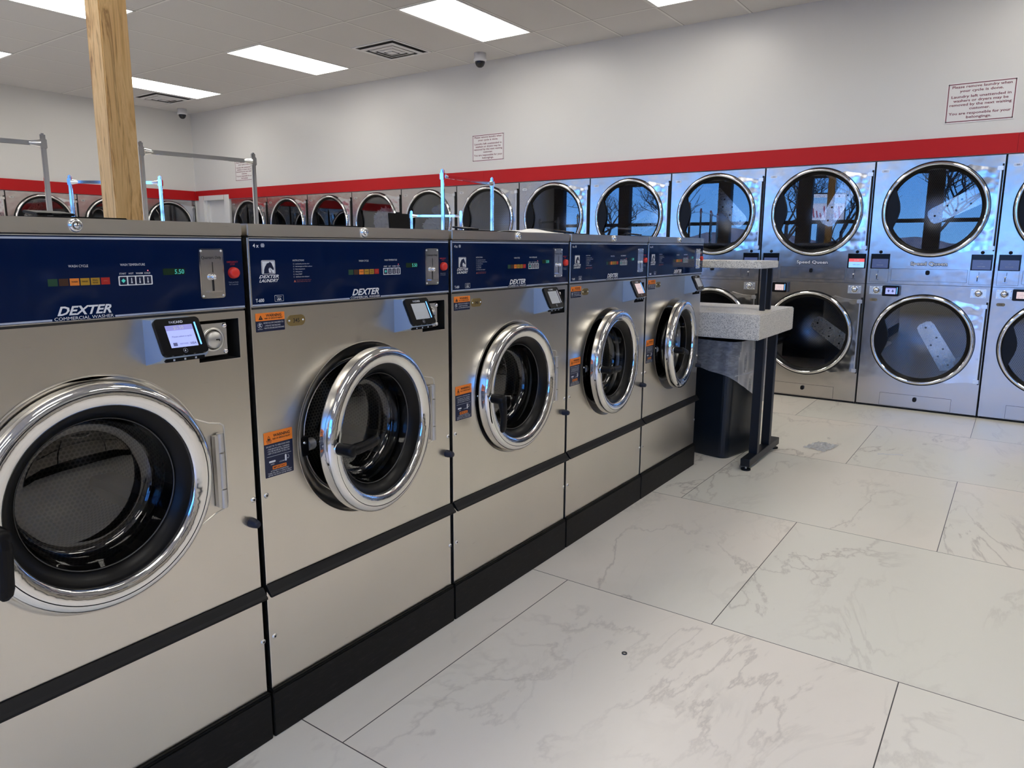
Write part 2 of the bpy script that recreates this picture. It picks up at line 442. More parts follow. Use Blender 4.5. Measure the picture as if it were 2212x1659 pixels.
def plate_with_hole(b, x0, x1, z0, z1, cx, cz, r, y, m, n=96):
    """flat plate facing -y with a round hole"""
    cor = [math.atan2(z-cz, x-cx) % (2*math.pi) for x, z in ((x0, z0), (x1, z0), (x1, z1), (x0, z1))]
    an = sorted(set([2*math.pi*i/n for i in range(n)]+cor))
    def out(a):
        c, s_ = math.cos(a), math.sin(a); t = 1e9
        if c > 1e-9: t = min(t, (x1-cx)/c)
        if c < -1e-9: t = min(t, (x0-cx)/c)
        if s_ > 1e-9: t = min(t, (z1-cz)/s_)
        if s_ < -1e-9: t = min(t, (z0-cz)/s_)
        return (cx+c*t, y, cz+s_*t)
    for i in range(len(an)):
        a, c = an[i], an[(i+1) % len(an)]
        if (c-a) % (2*math.pi) < 1e-6: continue
        b.face(((cx+r*math.cos(a), y, cz+r*math.sin(a)), out(a), out(c), (cx+r*math.cos(c), y, cz+r*math.sin(c))), m)

# ------------------------------------------------------------------ the setting
def wall_right(b):
    b.box(DX, DX+.12, YN, YE+.2, DH+.004, HC, 'wall_paint')                 # above the dryers
    b.box(DX+.001, DX+.12, YN, DY0-14*DW-.006, 0, DH+.004, 'wall_paint')   # beside the dryers
    b.box(DX+.001, DX+.12, 10.50, YE, 0, DH+.004, 'wall_paint')
    b.box(DX+1.25, DX+1.3, YN, YE+.2, 0, HC, 'wall_paint')
struct('wall_right', wall_right)
JX0, NJ = 3.962-DW, 4       # dryers of the far wall
def wall_back(b):
    b.box(XW, DX+.12, YE, YE+.12, DH+.004, HC, 'wall_paint')
    b.box(XW, JX0-.006, YE+.001, YE+.12, 0, DH+.004, 'wall_paint')
    b.box(JX0+NJ*DW+.004, DX+.12, YE+.001, YE+.12, 0, DH+.004, 'wall_paint')
    b.box(XW, DX+.12, YE+1.25, YE+1.3, 0, HC, 'wall_paint')
struct('wall_back', wall_back)
struct('wall_near', lambda b: b.box(XW, DX+.12, YN-.12, YN, 0, HC, 'wall_paint'))
struct('floor', lambda b: b.box(XW-.2, DX+1.3, YN-.12, YE+1.3, -.1, 0, 'marble_floor'))
struct('ceiling', lambda b: b.box(XW-.2, DX+1.3, YN-.12, YE+1.3, HC, HC+.1, 'ceiling_tiles'))
for i, (a, c) in enumerate(((-4.72, .125), (.125, 4.978), (4.978, YE-.018))):
    struct('trim_%d' % (i+1), lambda b: b.box(DX-.018, DX, a+.0004, c-.0004, DH+.006, 2.128, 'red_trim', .001))
struct('trim_4', lambda b: b.box(1.72, DX-.019, YE-.018, YE, DH+.006, 2.128, 'red_trim', .001))
# storefront: sill wall, header, timber posts and rails, panes
SILL, HEAD = .45, 2.85
def wall_window(b):
    b.box(XW-.15, XW, YN, YE+.12, 0, SILL, 'wall_paint'); b.box(XW-.15, XW, YN, YE+.12, HEAD, HC, 'wall_paint')
struct('wall_window', wall_window)
posts = [-5.05, -3.1, -.8, 1.6, 4.1, 5.9, 8.5, 10.45]
for i, y in enumerate(posts):
    struct('trim_%d' % (i+5), lambda b: b.box(XW-.14, XW+.03, y-.15, y+.15, SILL, HEAD, 'post_backlit'))
for i in range(len(posts)-1):
    a, c = posts[i]+.15, posts[i+1]-.15
    def win(b):
        b.box(XW-.09, XW-.05, a, c, 1.82, 1.90, 'post_backlit')
        b.box(XW-.09, XW-.05, a, c, SILL, SILL+.05, 'post_backlit'); b.box(XW-.09, XW-.05, a, c, HEAD-.05, HEAD, 'post_backlit')
    o = struct('window_%d' % (i+1), win)
    obj('pane', lambda b: b.box(XW-.074, XW-.068, a, c, SILL+.05, HEAD-.05, 'glass_window'), o)
# white door in the corner of the right wall
def door(b):
    y0, y1, zt = 9.715, 10.50, 2.055
    b.box(DX-.02, DX+.06, y0, y0+.13, 0, zt, 'white_paint', .004); b.box(DX-.02, DX+.06, y1-.13, y1, 0, zt, 'white_paint', .004)
    b.box(DX-.02, DX+.06, y0+.13, y1-.13, zt-.075, zt, 'white_paint', .004)
    b.box(DX+.02, DX+.10, y0+.13, y0+.17, 0, zt-.075, 'white_paint'); b.box(DX+.02, DX+.10, y1-.17, y1-.13, 0, zt-.075, 'white_paint')
    b.box(DX+.06, DX+.10, y0+.14, y1-.14, .0, zt-.07, 'white_paint')
o = struct('door_1', door)
obj('door_handle', lambda b: (b.box(DX+.04, DX+.06, 9.90, 9.93, 1.50, 1.56, 'steel_dark', .002), b.cyl((DX+.06, 9.93, 1.0), (DX+.01, 9.93, 1.0), .025, 'steel_plain')), o)

# ------------------------------------------------------------------ ceiling lights, vents, cameras
LG = 'recessed ceiling light panels'
lamp_lab = {(3, 0): 'big bright ceiling light panel between the square vent and the dome camera',
            (3, 1): 'long ceiling light panel left of the square vent, above the middle of the room',
            (3, 2): 'farthest ceiling light panel, right of the wooden post and beside the far vent',
            (3, 3): 'ceiling light panel cut off by the top edge, above the long white wall',
            (2, 1): 'big ceiling light panel partly behind the wooden post, top left corner',
            (2, 2): 'ceiling light panel of which only a corner shows at the left edge'}
xs = [-1.94, .499, 2.937, 5.376]; ys = [4.25, 6.695, 9.133, 2.425, 0.0, -2.44]
for i, xc in enumerate(xs):
    for j, yc in enumerate(ys):
        lab = lamp_lab.get((i, j), 'recessed ceiling light panel outside the frame, added to light the room')  # panels without their own label are unseen, added for their light
        t = thing('ceiling_light', lab, 'ceiling light', (xc, yc, HC), 0, LG)
        def fr(b):
            for a in ((-.585, .585, .272, .29), (-.585, .585, -.29, -.272), (-.6, -.585, -.29, .29), (.585, .6, -.29, .29)):
                b.box(a[0], a[1], a[2], a[3], -.006, 0, 'lamp_frame')
        obj('frame', fr, t, 'lamp_frame')
        obj('diffuser', lambda b: b.box(-.585, .585, -.272, .272, -.004, -.001, 'lamp'), t, 'lamp_diff')
def vent(b, part):
    if part == 0:
        for k, h in enumerate((.29, )):
            b.box(-.29, .29, h-.03, h, -.006, 0, 'white_plastic'); b.box(-.29, .29, -h, -h+.03, -.006, 0, 'white_plastic')
            b.box(-h, -h+.03, -.26, .26, -.006, 0, 'white_plastic'); b.box(h-.03, h, -.26, .26, -.006, 0, 'white_plastic')
    else:
        for k, (h, z) in enumerate(((.20, -.018), (.135, -.022), (.075, -.026))):
            o_, i_ = h+.026, h-.010
            for s0 in range(4):
                def rot(x, y):
                    for _ in range(s0): x, y = -y, x
                    return x, y
                q = [rot(-o_, -o_)+(z-.0,), rot(o_, -o_)+(z-.0,), rot(i_, -i_)+(z-.008,), rot(-i_, -i_)+(z-.008,)]
                b.face([(p[0], p[1], min(p[2], -.002)) for p in q], 'white_plastic')
                b.face([(p[0], p[1], min(p[2]+.003, -.001)) for p in q][::-1], 'white_plastic')
        b.box(-.045, .045, -.045, .045, -.034, -.028, 'white_plastic')
for lab, x, y in (('square ceiling air vent between two light panels in the middle of the ceiling', 5.68, 5.475),
                  ('far square ceiling air vent beside the farthest light panel', 5.68, 9.75)):
    t = thing('ceiling_vent', lab, 'air vent', (x, y, HC), 0, 'square ceiling vents')
    obj('frame', lambda b: vent(b, 0), t, 'vent_f'); obj('louver', lambda b: vent(b, 1), t, 'vent_l')
    obj('duct_opening', lambda b: b.box(-.26, .26, -.26, .26, -.0015, -.0005, 'duct_dark'), t, 'vent_d')
for lab, x, y in (('white dome security camera on the ceiling above the long white wall', 6.30, 4.82),
                  ('white dome security camera near the far corner of the ceiling', 6.27, 10.30)):
    t = thing('security_camera', lab, 'camera', (x, y, HC), 0, 'dome security cameras')
    obj('housing', lambda b: b.lathe([(0, -.0), (.062, -.0), (.062, -.05), (.068, -.058), (.066, -.078), (.052, -.082)], 'white_plastic', axis='z', n=32), t, 'cam_h')
    obj('dome', lambda b: b.lathe([(.052, -.080), (.050, -.10), (.038, -.125), (.02, -.138), (0, -.142)], 'dome', axis='z', n=32), t, 'cam_d')

# ------------------------------------------------------------------ notices on the long wall
SIGN = ['Please remove laundry when', 'your cycle is done.', 'Laundry left unattended in', 'washers or dryers may be', 'removed by the next waiting', 'customer.', 'You are responsible for your', 'belongings.']
def sign(b):
    W, H = .438, .290
    b.rect(0, W, 0, H, -.004, 'sign_white', .004, .006)
    y = -.0046; i, o_ = .0142, .0082
    for a in ((o_, W-o_, o_, i), (o_, W-o_, H-i, H-o_), (o_, i, i, H-i), (W-i, W-o_, i, H-i)): b.rect(a[0], a[1], a[2], a[3], y, 'maroon')
    zz = [.250, .220, .180, .151, .122, .093, .060, .031]
    for s_, z in zip(SIGN, zz):
        b.text(s_, W/2, z, .0175, 'maroon', y, al='C', bold=.019, maxw=W-.045, wd=min(W-.05, len(s_)*.0143))
for lab, py in (('printed laundry notice at the right end of the wall, largest and nearest', DY0-9*DW-.438),
                ('printed laundry notice in the middle of the wall, above the red trim', DY0-4*DW-.228),
                ('farthest printed laundry notice, half hidden behind a cart pole', DY0+DW-.16)):
    t = thing('wall_notice', lab, 'sign', (DX, py, 2.229), R(-90), 'laundry notices')
    obj('sign_board', sign, t, 'sign')
    for x, z in ((.012, .012), (.426, .012), (.012, .278), (.426, .278)):
        obj('screw', lambda b: b.lathe([(.0055, -.0048), (.0045, -.0075), (0, -.008)], 'steel_dark', n=10), t, 'sign_screw', (x, 0, z))

# ------------------------------------------------------------------ washers
CU, CZ = .38, .782            # door centre in the washer frame
def w_body(b, CU=.38, CZ=.782):
    s = 'steel_washer'
    x0, x1 = .010, .7545
    plate_with_hole(b, x0, x1, .434, 1.0335, CU, CZ, .25, 0, s)
    # top band with the rectangular card-reader opening
    rx0, rx1, rz0, rz1 = .628, .735, 1.037, 1.132
    for a in ((x0, rx0, 1.0335, 1.149), (rx1, x1, 1.0335, 1.149), (rx0, rx1, 1.0335, rz0), (rx0, rx1, rz1, 1.149)): b.rect(a[0], a[1], a[2], a[3], 0, s)
    for q in (((rx0, 0, rz0), (rx0, .05, rz0), (rx0, .05, rz1), (rx0, 0, rz1)), ((rx1, 0, rz1), (rx1, .05, rz1), (rx1, .05, rz0), (rx1, 0, rz0)),
              ((rx0, 0, rz0), (rx1, 0, rz0), (rx1, .05, rz0), (rx0, .05, rz0)), ((rx0, 0, rz1), (rx0, .05, rz1), (rx1, .05, rz1), (rx1, 0, rz1)),
              ((rx0, .05, rz0), (rx1, .05, rz0), (rx1, .05, rz1), (rx0, .05, rz1))): b.face(q, 'black_matte')
    # bright rim round the opening
    for a in ((rx1, rx1+.002, rz0-.002, rz1+.002), (rx0, rx1, rz0-.002, rz0)): b.rect(a[0], a[1], a[2], a[3], -.0008, 'chrome_soft', .0008)
    # stamped round dish
    b.lathe([(.2525, -.0012), (.2505, -.0022), (.2485, .0004), (.244, .0015), (.238, .004), (.228, .010), (.216, .019), (.206, .034)], s, (CU, CZ), 96)
    b.lathe([(.2505, -.0005), (.2495, .0035)], 'steel_dark', (CU, CZ), 96)
    # sides, back, left front return, its edge highlight put in as brighter metal
    for x, d in ((x0, 1), (x1, -1)):
        b.face([(x, 0, .135), (x, .78, .135), (x, .78, 1.325), (x, 0, 1.325)][::d], 'black_matte')  # side sheets coloured black to put in the shade between washers
    b.face([(x1, .78, .135), (x1, .78, 1.325), (x0, .78, 1.325), (x0, .78, .135)], 'steel_dark')
    b.box(x0, x1, .001, .78, 1.321, 1.325, 'steel_dark')
    b.box(x0, x1, .002, .05, .416, .434, 'steel_dark'); b.box(x0, x1, .003, .02, 1.149, 1.156, 'steel_dark')
    b.box(x0-.0022, x0+.0003, -.0008, .014, .136, 1.322, 'chrome_soft')
def w_service(b):
    b.rect(.0095, .754, .137, .4155, -.0004, 'steel_washer', .002)
def w_trim(b):
    pr = [(0, .4325), (-.005, .4325), (-.009, .428), (-.018, .416), (-.024, .4105), (-.024, .405), (-.018, .405), (-.012, .410), (0, .418)]
    xa, xb = .006, .757
    for i in range(len(pr)):
        p, q = pr[i], pr[(i+1) % len(pr)]
        b.face(((xa, p[0], p[1]), (xa, q[0], q[1]), (xb, q[0], q[1]), (xb, p[0], p[1])), 'rubber')
    b.face([(xa, p[0], p[1]) for p in pr][::-1], 'rubber'); b.face([(xb, p[0], p[1]) for p in pr], 'rubber')
def w_cap(b):
    b.box(.0065, .7545, -.008, .78, 1.3255, 1.355, 'steel_washer', .0025)
def w_lock(b):
    b.lathe([(.0135, 0), (.0135, -.004), (.0105, -.009), (.0075, -.010), (.007, -.0085), (.0055, -.0085), (.0055, -.011), (0, -.011)], 'chrome', n=28)
    b.lathe([(.0076, -.0102), (.0070, -.0102)], 'black', n=28); b.box(-.001, .001, -.0114, -.011, .0005, .0055, 'black')
HORSE = [(.10, .0), (.13, .30), (.20, .52), (.32, .72), (.45, .84), (.58, .88), (.60, .97), (.67, .90), (.76, .82), (.82, .66), (.92, .42), (.94, .30), (.88, .25), (.80, .30), (.70, .42), (.60, .50), (.62, .36), (.74, .18), (.80, .0)]
def w_panel(b):
    x0, x1, z0, z1 = .0115, .7545, 1.156, 1.3215
    b.rect(x0, x1, z0, z1, -.003, 'navy', .004)
    y = -.0034; W, G = 'white_ink', 'grey_ink'
    b.rect(x0+.001, x1-.001, 1.3145, 1.3185, y, 'silver_line')
    b.rect(x0+.001, .326, 1.1575, 1.1612, y, 'silver_line'); b.rect(.446, x1-.001, 1.1575, 1.1612, y, 'silver_line')
    b.rect(x0-.002, x0+.0005, z0, z1, -.0036, 'chrome_soft', .004)
    b.rect(x0, x1, z0-.0015, z0+.0006, -.0036, 'chrome_soft', .004); b.rect(x0, x1, z1-.0006, z1+.0015, -.0036, 'chrome_soft', .004)
    # load size, logo, model
    b.text('4 x', .0225, 1.299, .0085, W, y, bold=.02)
    b.poly([(.046, 1.2995), (.0545, 1.2995), (.056, 1.305), (.0445, 1.305)], y, G); b.poly([(.0445, 1.3055), (.056, 1.3055), (.0535, 1.3085), (.047, 1.3085)], y, G)
    lx0, lx1, lz0, lz1 = .044, .084, 1.234, 1.268
    b.rect(lx0, lx1, lz0, lz1, y, W, 0, .003); b.rect(lx0+.0012, lx1-.0012, lz0+.0012, lz1-.0012, y-.0002, 'navy_label', 0, .002)
    b.rect(lx0+.0022, lx1-.0022, lz0+.0022, lz1-.0022, y-.0003, W)
    hw, hh = lx1-lx0-.0044, lz1-lz0-.0044
    b.poly([(lx0+.0022+p[0]*hw, lz0+.0022+p[1]*hh) for p in HORSE][::-1], y-.0006, 'navy_label')
    for t in (.18, .34, .50, .66): b.poly([(lx0+.003+t*.012, lz0+.004+t*hh), (lx0+.0075+t*.014, lz0+.006+t*hh), (lx0+.0065+t*.016, lz0+.0075+t*hh)], y-.0005, 'navy_label')
    b.poly([(lx0+hw*.58, lz0+.0035), (lx0+hw*.80, lz0+.003), (lx0+hw*.74, lz0+.008), (lx0+hw*.62, lz0+.016), (lx0+hw*.55, lz0+.012)], y-.0008, W)
    b.text('DEXTER', .0645, 1.2245, .0072, W, y, wd=.058, al='C', shear=.35, bold=.025); b.text('LAUNDRY', .0645, 1.2145, .0072, W, y, wd=.058, al='C', shear=.35, bold=.025)
    b.text('T-600', .0225, 1.1665, .0082, W, y, wd=.024, bold=.02)
    for a in ((.078, .1045, 1.1655, 1.1662), (.078, .1045, 1.1803, 1.181), (.078, .0787, 1.1655, 1.181), (.1038, .1045, 1.1655, 1.181)): b.rect(a[0], a[1], a[2], a[3], y, W)
    b.text('MADE IN', .0912, 1.1755, .0026, W, y, al='C'); b.text('USA', .0912, 1.1683, .0052, W, y, al='C', bold=.03)
    b.text('INSTRUCTIONS', .138, 1.2645, .0040, W, y, wd=.036)
    for i, t in enumerate(('Load laundry and close door', 'Add detergent and fabric softener', 'Select temperature', 'Add payment', 'Press START', 'Add bleach when displayed')):
        z = 1.2565-i*.0066
        b.rect(.139, .1422, z-.0003, z+.0029, y, G); b.rect(.1394, .1418, z+.0001, z+.0025, y-.0002, 'navy_label')
        b.text(t, .1455, z, .0027, W, y, maxw=.060)
    b.poly([(.139, 1.2115), (.1455, 1.2115), (.14225, 1.2175)], y, 'salmon_ink')
    b.text('Some items when machine wash are', .1475, 1.2155, .0022, 'salmon_ink', y, maxw=.066); b.text('extreme caution can cause a crash', .1475, 1.2115, .0022, 'salmon_ink', y, maxw=.064)
    # cycle lights
    b.text('WASH CYCLE', .383, 1.2600, .0048, W, y, wd=.037, al='C')
    for i, mname in enumerate(('green_dim', 'brown_dim', 'orange_block', 'yellow_block', 'yellow_block', 'red_block')):
        xx = .325+i*.0198; b.rect(xx, xx+.0175, 1.2245, 1.2385, y, mname)
        t = ('', '', 'WASH', 'RINSE', 'FINAL', 'SPIN')[i]
        if t: b.text(t, xx+.00875, 1.2305 if i != 4 else 1.2325, .0028, 'ink_black' if i != 5 else 'salmon_ink', y-.0003, al='C', bold=.02)
        if i == 4: b.text('RINSE', xx+.00875, 1.2275, .0028, 'ink_black', y-.0003, al='C', bold=.02)
    b.text('WASH TEMPERATURE', .491, 1.2610, .0046, W, y, wd=.052, al='C')
    b.rect(.459, .531, 1.2205, 1.2405, y, W, 0, .002)
    for i, t in enumerate(('START', 'HOT', 'WARM', 'COLD')):
        xx = .4615+i*.0173; b.rect(xx, xx+.0145, 1.2225, 1.2385, y-.0003, 'navy_label', 0, .001)
        b.text(t, xx+.0073, 1.2435, .0033, W, y, al='C', bold=.01)
        if i == 0: b.poly([(xx+.0028, 1.2305), (xx+.0073, 1.226), (xx+.0118, 1.2305), (xx+.0073, 1.235)], y-.0006, 'teal_led')
        else: b.rect(xx+.0062, xx+.0082, 1.226, 1.236, y-.0006, W, 0, .0008); b.disc(xx+.0072, 1.2265, .0019, y-.0007, W, 8)
    b.disc(.522, 1.2505, .0011, y-.0004, 'red_led', 8)
    b.rect(.5555, .606, 1.2395, 1.2535, y, 'display_dark', 0, .001)
    b.text('EMERGENCY', .727, 1.2635, .0036, 'red_ink', y, wd=.030, al='C', bold=.01); b.text('STOP', .727, 1.258, .0036, 'red_ink', y, al='C', bold=.01)
    b.text('Push and Hold', .727, 1.2165, .0030, G, y, wd=.025, al='C'); b.text('for 3 seconds', .727, 1.2115, .0030, G, y, wd=.024, al='C')
    b.text('DEXTER', .388, 1.1675, .0165, W, y, wd=.104, al='C', shear=.35, bold=.028)
    b.text('COMMERCIAL WASHER', .3865, 1.1578, .0062, W, y, wd=.113, al='C')
def w_digits(b): b.text('5.50', .604, 1.2415, .0095, 'teal_led', -.0040, al='R', wd=.022, bold=.01)
def w_coin(b):
    x0, x1, z0, z1 = .640, .7015, 1.1835, 1.2965
    b.rect(x0, x1, z0, z1, -.0065, 'chrome', .003, .006)
    b.rect(x0+.003, x1-.003, z0+.003, z1-.003, -.0068, 'chrome_plate', 0, .004)
    y = -.0072
    b.text('Quarters Only', (x0+x1)/2, z1-.0235, .0065, 'ink_black', y, wd=.050, al='C')
    b.rect(.6715, .6735, 1.242, 1.266, y, 'ink_black'); b.rect(.669, .674, 1.200, 1.226, y, 'ink_black')
    b.rect(.657, .690, 1.1975, 1.2005, y-.008, 'chrome', .008)
def w_coin_screw(b): b.lathe([(.0028, -.0066), (.0022, -.0082), (0, -.0085)], 'chrome_soft', n=10)
def w_coin_lever(b): b.sphere((.669, -.014, 1.232), .0068, 'chrome', 8); b.cyl((.669, -.005, 1.232), (.669, -.014, 1.232), .003, 'chrome')
def w_stop(b):
    b.lathe([(.0135, -.003), (.0135, -.006), (.0122, -.0125), (.009, -.0145), (0, -.0148)], 'red_button', (.727, 1.240), 28)
def w_housing(b):
    a = [(0, 1.047), (0, 1.146), (-.033, 1.146), (-.071, 1.070), (-.060, 1.062)]
    x0, x1 = .503, .607
    for i in range(5):
        p, q = a[i], a[(i+1) % 5]; b.face(((x0, p[0], p[1]), (x1, p[0], p[1]), (x1, q[0], q[1]), (x0, q[0], q[1])), 'reader_skylit')
    b.face([(x0, p[0], p[1]) for p in a][::-1], 'reader_skylit'); b.face([(x1, p[0], p[1]) for p in a], 'reader_skylit')
    b.box(.512, .602, -.066, -.058, 1.058, 1.066, 'black', .001)
    for x in (.53, .555, .58): b.box(x-.002, x+.002, -.0668, -.066, 1.060, 1.064, 'white_ink')
def bezel(W, H, scr, txt=True):
    def f(b):
        b.rect(0, W, 0, H, -.008, 'black_gloss', .010, .009, 6)
        y = -.0084
        sx0, sx1, sz0, sz1 = W*.20, W*.80, H*.20, H*.80
        if scr == 'blue':
            b.rect(sx0, sx1, sz0, sz1, y, 'lcd_blue'); b.rect(sx0, sx1, sz1-H*.14, sz1, y-.0002, 'lcd_blue_top')
            b.text('$5.50', W*.48, sz1-H*.115, H*.085, 'white_ink', y-.0004, al='C'); b.text('Please select a cycle', W*.5, H*.47, H*.045, 'lcd_ink', y-.0004, al='C', maxw=W*.5)
            b.rect(W*.26, W*.35, H*.24, H*.33, y-.0004, 'lcd_ink'); b.text('DISCOVER', W*.50, H*.27, H*.035, 'lcd_ink', y-.0004, al='C', maxw=W*.18); b.text('VISA', W*.70, H*.25, H*.06, 'lcd_ink', y-.0004, al='C', shear=.3, bold=.02)
        elif scr == 'arrows':
            b.rect(sx0, sx1, sz0, sz1, y, 'lcd_blue'); b.rect(sx0, sx1, sz1-H*.12, sz1, y-.0002, 'lcd_blue_top')
            for cx, s_ in ((W*.38, 1), (W*.62, -1)):
                p = [(cx-.012, H*.5), (cx, H*.5+.012*s_), (cx+.012, H*.5)]; b.poly(p if s_ < 0 else p[::-1], y-.0004, 'lcd_ink')
                b.rect(cx-.005, cx+.005, H*.5-(.010 if s_ > 0 else 0), H*.5+(.010 if s_ < 0 else 0), y-.0003, 'lcd_ink')
        else:
            b.rect(sx0, sx1, sz0, sz1, y, scr)
            b.text('select a cycle', W*.5, H*.5, H*.05, 'lcd_ink' if scr != 'lcd_grey' else 'grey_ink', y-.0004, al='C', maxw=W*.4)
            for q in (.32, .5, .68): b.rect(W*q-.003, W*q+.003, H*.26, H*.30, y-.0003, 'grey_ink')
        if txt:
            b.text('FAS', W*.375, H*.855, H*.062, 'grey_ink', y, al='C', bold=.02); b.text('CARD', W*.52, H*.855, H*.062, 'white_ink', y, al='C', bold=.02)
            b.lathe([(.0052, y), (.0046, y)], 'grey_ink', (W*.48, H*.105), 16)
            b.poly([(W*.46, H*.105), (W*.485, H*.07), (W*.485, H*.14)], y, 'white_ink')
    return f
def w_bar(W, H, m='blue_led'): return lambda b: b.rect(W*.855, W*.885, H*.22, H*.85, -.0088, m, .001, .0014)
def w_lockplate(b):
    b.rect(.612, .706, 1.049, 1.124, .006, 'steel_plain', .003, .004)
    b.lathe([(.029, .0055), (.028, .001), (.0235, .0), (.0235, .005)], 'chrome_soft', (.668, 1.0865), 32)
    b.lathe([(.0235, .0045), (.021, .0045)], 'black', (.668, 1.0865), 32)
def w_cyl(b):
    b.lathe([(.0205, .005), (.0205, -.002), (.018, -.006), (0, -.007)], 'steel_plain', (.668, 1.0865), 32)
    b.rect(.669, .679, 1.0855, 1.0885, -.0073, 'ink_black'); b.rect(.6765, .679, 1.083, 1.0885, -.0074, 'ink_black')
def w_bolt(b): b.lathe([(.0062, .001), (.006, -.003), (.004, -.0055), (0, -.006)], 'chrome', n=14)
def w_label_small(b):
    x0, x1, z0, z1 = .0205, .1065, 1.0925, 1.139; y = -.0009; zs = 1.1195
    b.rect(x0, x1, z0, z1, -.0005, 'navy_label', .0004, .002); b.rect(x0, x1, zs, z1, y, 'orange', .0003, .0015)
    y = -.0013
    b.poly([(x0+.008, zs+.003), (x0+.021, zs+.003), (x0+.0145, zs+.0145)], y, 'ink_black'); b.rect(x0+.0141, x0+.0149, zs+.0055, zs+.010, y-.0003, 'orange')
    b.text('WARNING', x0+.053, zs+.0095, .0065, 'ink_black', y, al='C', bold=.025); b.text('RISK OF SERIOUS INJURY', x0+.053, zs+.0035, .0036, 'ink_black', y, wd=.054, al='C', bold=.02)
    b.text('NEVER ALLOW CHILDREN TO:', x0+.022, z0+.0195, .0036, 'white_ink', y, wd=.060); b.text('- OPERATE THE MACHINE', x0+.024, z0+.0125, .0036, 'white_ink', y, wd=.048); b.text('- PLAY IN OR AROUND MACHINE', x0+.022, z0+.0065, .0036, 'white_ink', y, wd=.061)
    cx, cz = x0+.0115, z0+.0165
    b.lathe([(.0068, y), (.0063, y)], 'white_ink', (cx, cz), 20)
    b.disc(cx-.001, cz+.004, .0013, y, 'white_ink', 8)
    for p, q in (((-.001, .0028), (.0005, -.001)), ((.0005, -.001), (-.0035, -.0045)), ((.0005, -.001), (.0038, -.004)), ((-.0005, .002), (-.004, .0008)), ((-.0005, .002), (.0035, .0032))):
        b.bar((cx+p[0], y, cz+p[1]), (cx+q[0], y, cz+q[1]), .0004, 'white_ink', .0014)
    b.text('CAUTION', x0+.0115, z0+.0055, .0022, 'white_ink', y, al='C')
def w_label_big(b):
    x0, x1, z0, z1 = .0245, .1125, .7165, .8355; y = -.0013; zs = .8045
    b.rect(x0, x1, z0, z1, -.0005, 'navy_label', .0004, .002); b.rect(x0, x1, zs, z1, -.0009, 'orange', .0003, .0015)
    for p, q in (((.008, .007), (.022, .007)), ((.022, .007), (.015, .021)), ((.015, .021), (.008, .007))): b.bar((x0+p[0], y, zs+p[1]), (x0+q[0], y, zs+q[1]), .0004, 'ink_black', .0009)
    b.disc(x0+.015, zs+.0115, .0032, y, 'ink_black', 8); b.rect(x0+.008, x0+.022, zs+.003, zs+.004, y, 'ink_black')
    W = 'white_ink'
    b.text('WARNING', x0+.054, zs+.0165, .0072, 'ink_black', y, al='C', bold=.025); b.text('RISK OF SERIOUS INJURY', x0+.054, zs+.0095, .004, 'ink_black', y, wd=.055, al='C', bold=.02)
    b.text('DO NOT TRY TO OPEN DOOR WHEN:', x0+.006, .7955, .0040, W, y, wd=.073)
    for i, t in enumerate(('- THE DRUM IS STILL TURNING.', '- YOU SEE WATER IN THE WINDOW.', '- ANY CYCLE LIGHT IS STILL ON.')): b.text(t, x0+.008, .7885-i*.0058, .0038, W, y, maxw=.07)
    b.rect(x0+.006, x1-.006, .7705, .7712, y, W)
    b.rect(x0+.012, x0+.032, .7545, .7595, y, W, 0, .0024); b.text('OPEN', x0+.022, .7485, .003, W, y, al='C')
    b.rect(x0+.061, x0+.0665, .7495, .7675, y, W, 0, .0026); b.text('LOCKED', x0+.052, .7505, .003, W, y, al='C')
    for i in range(6):
        a, c = R(70-i*22), R(70-(i+1)*22); b.bar((x0+.068+.006*math.cos(a), y, .760+.006*math.sin(a)), (x0+.068+.006*math.cos(c), y, .760+.006*math.sin(c)), .0004, W, .0007)
    b.poly([(x0+.069, .7545), (x0+.0685, .7575), (x0+.0725, .7555)], y, W)
    b.rect(x0+.022, x0+.065, .7355, .7445, y, 'orange', 0, .001); b.text('IMPORTANT', x0+.0435, .7375, .0052, 'ink_black', y-.0003, wd=.039, al='C', bold=.02)
    for i, t in enumerate(('IF POWER IS INTERRUPTED', 'THERE WILL BE A 1-3 MINUTE DELAY', 'BEFORE THE DOOR CAN BE OPENED')): b.text(t, x0+.044, .7300-i*.0052, .0034, W, y, al='C', wd=(.055, .074, .072)[i])
def w_tag(num):
    def f(b):
        x0, x1, z0, z1 = .1135, .1705, 1.0995, 1.1275
        b.rect(x0, x1, z0, z1, -.0018, 'brass', .0018, .0135, 8); b.text(num, (x0+x1)/2, z0+.0088, .0105, 'ink_black', -.0023, wd=.020, al='C', bold=.012)
        for x in (x0+.0068, x1-.0068): b.lathe([(.0028, -.0018), (.002, -.0034), (0, -.0037)], 'chrome', (x, 1.1135), 10)
    return f
def w_latch(b):
    b.box(-.012, .012, .004, .030, -.026, .026, 'black', .002); b.cyl((.010, .016, 0), (.034, .020, 0), .017, 'steel_plain'); b.lathe([(.004, .004), (.003, .001), (0, .0005)], 'chrome', (-.004, .012), 10)
def w_screw(b):
    b.lathe([(.0072, 0), (.0072, -.0012), (.0055, -.003), (.0030, -.0038)], 'chrome_soft', n=16); b.lathe([(.0030, -.0037), (0, -.0030)], 'ink_black', n=8)
def w_bumper(b): b.lathe([(.0125, .001), (.0122, -.010), (.0095, -.026), (.0075, -.029), (0, -.0295)], 'rubber_navy', n=20)
def w_hinge(b):
    for z0, z1 in ((.0, .045), (.048, .135), (.138, .183)): b.cyl((0, 0, z0), (0, 0, z1), .0085, 'steel_plain', n=18)
    b.box(-.016, -.004, -.004, .010, .004, .179, 'steel_plain')
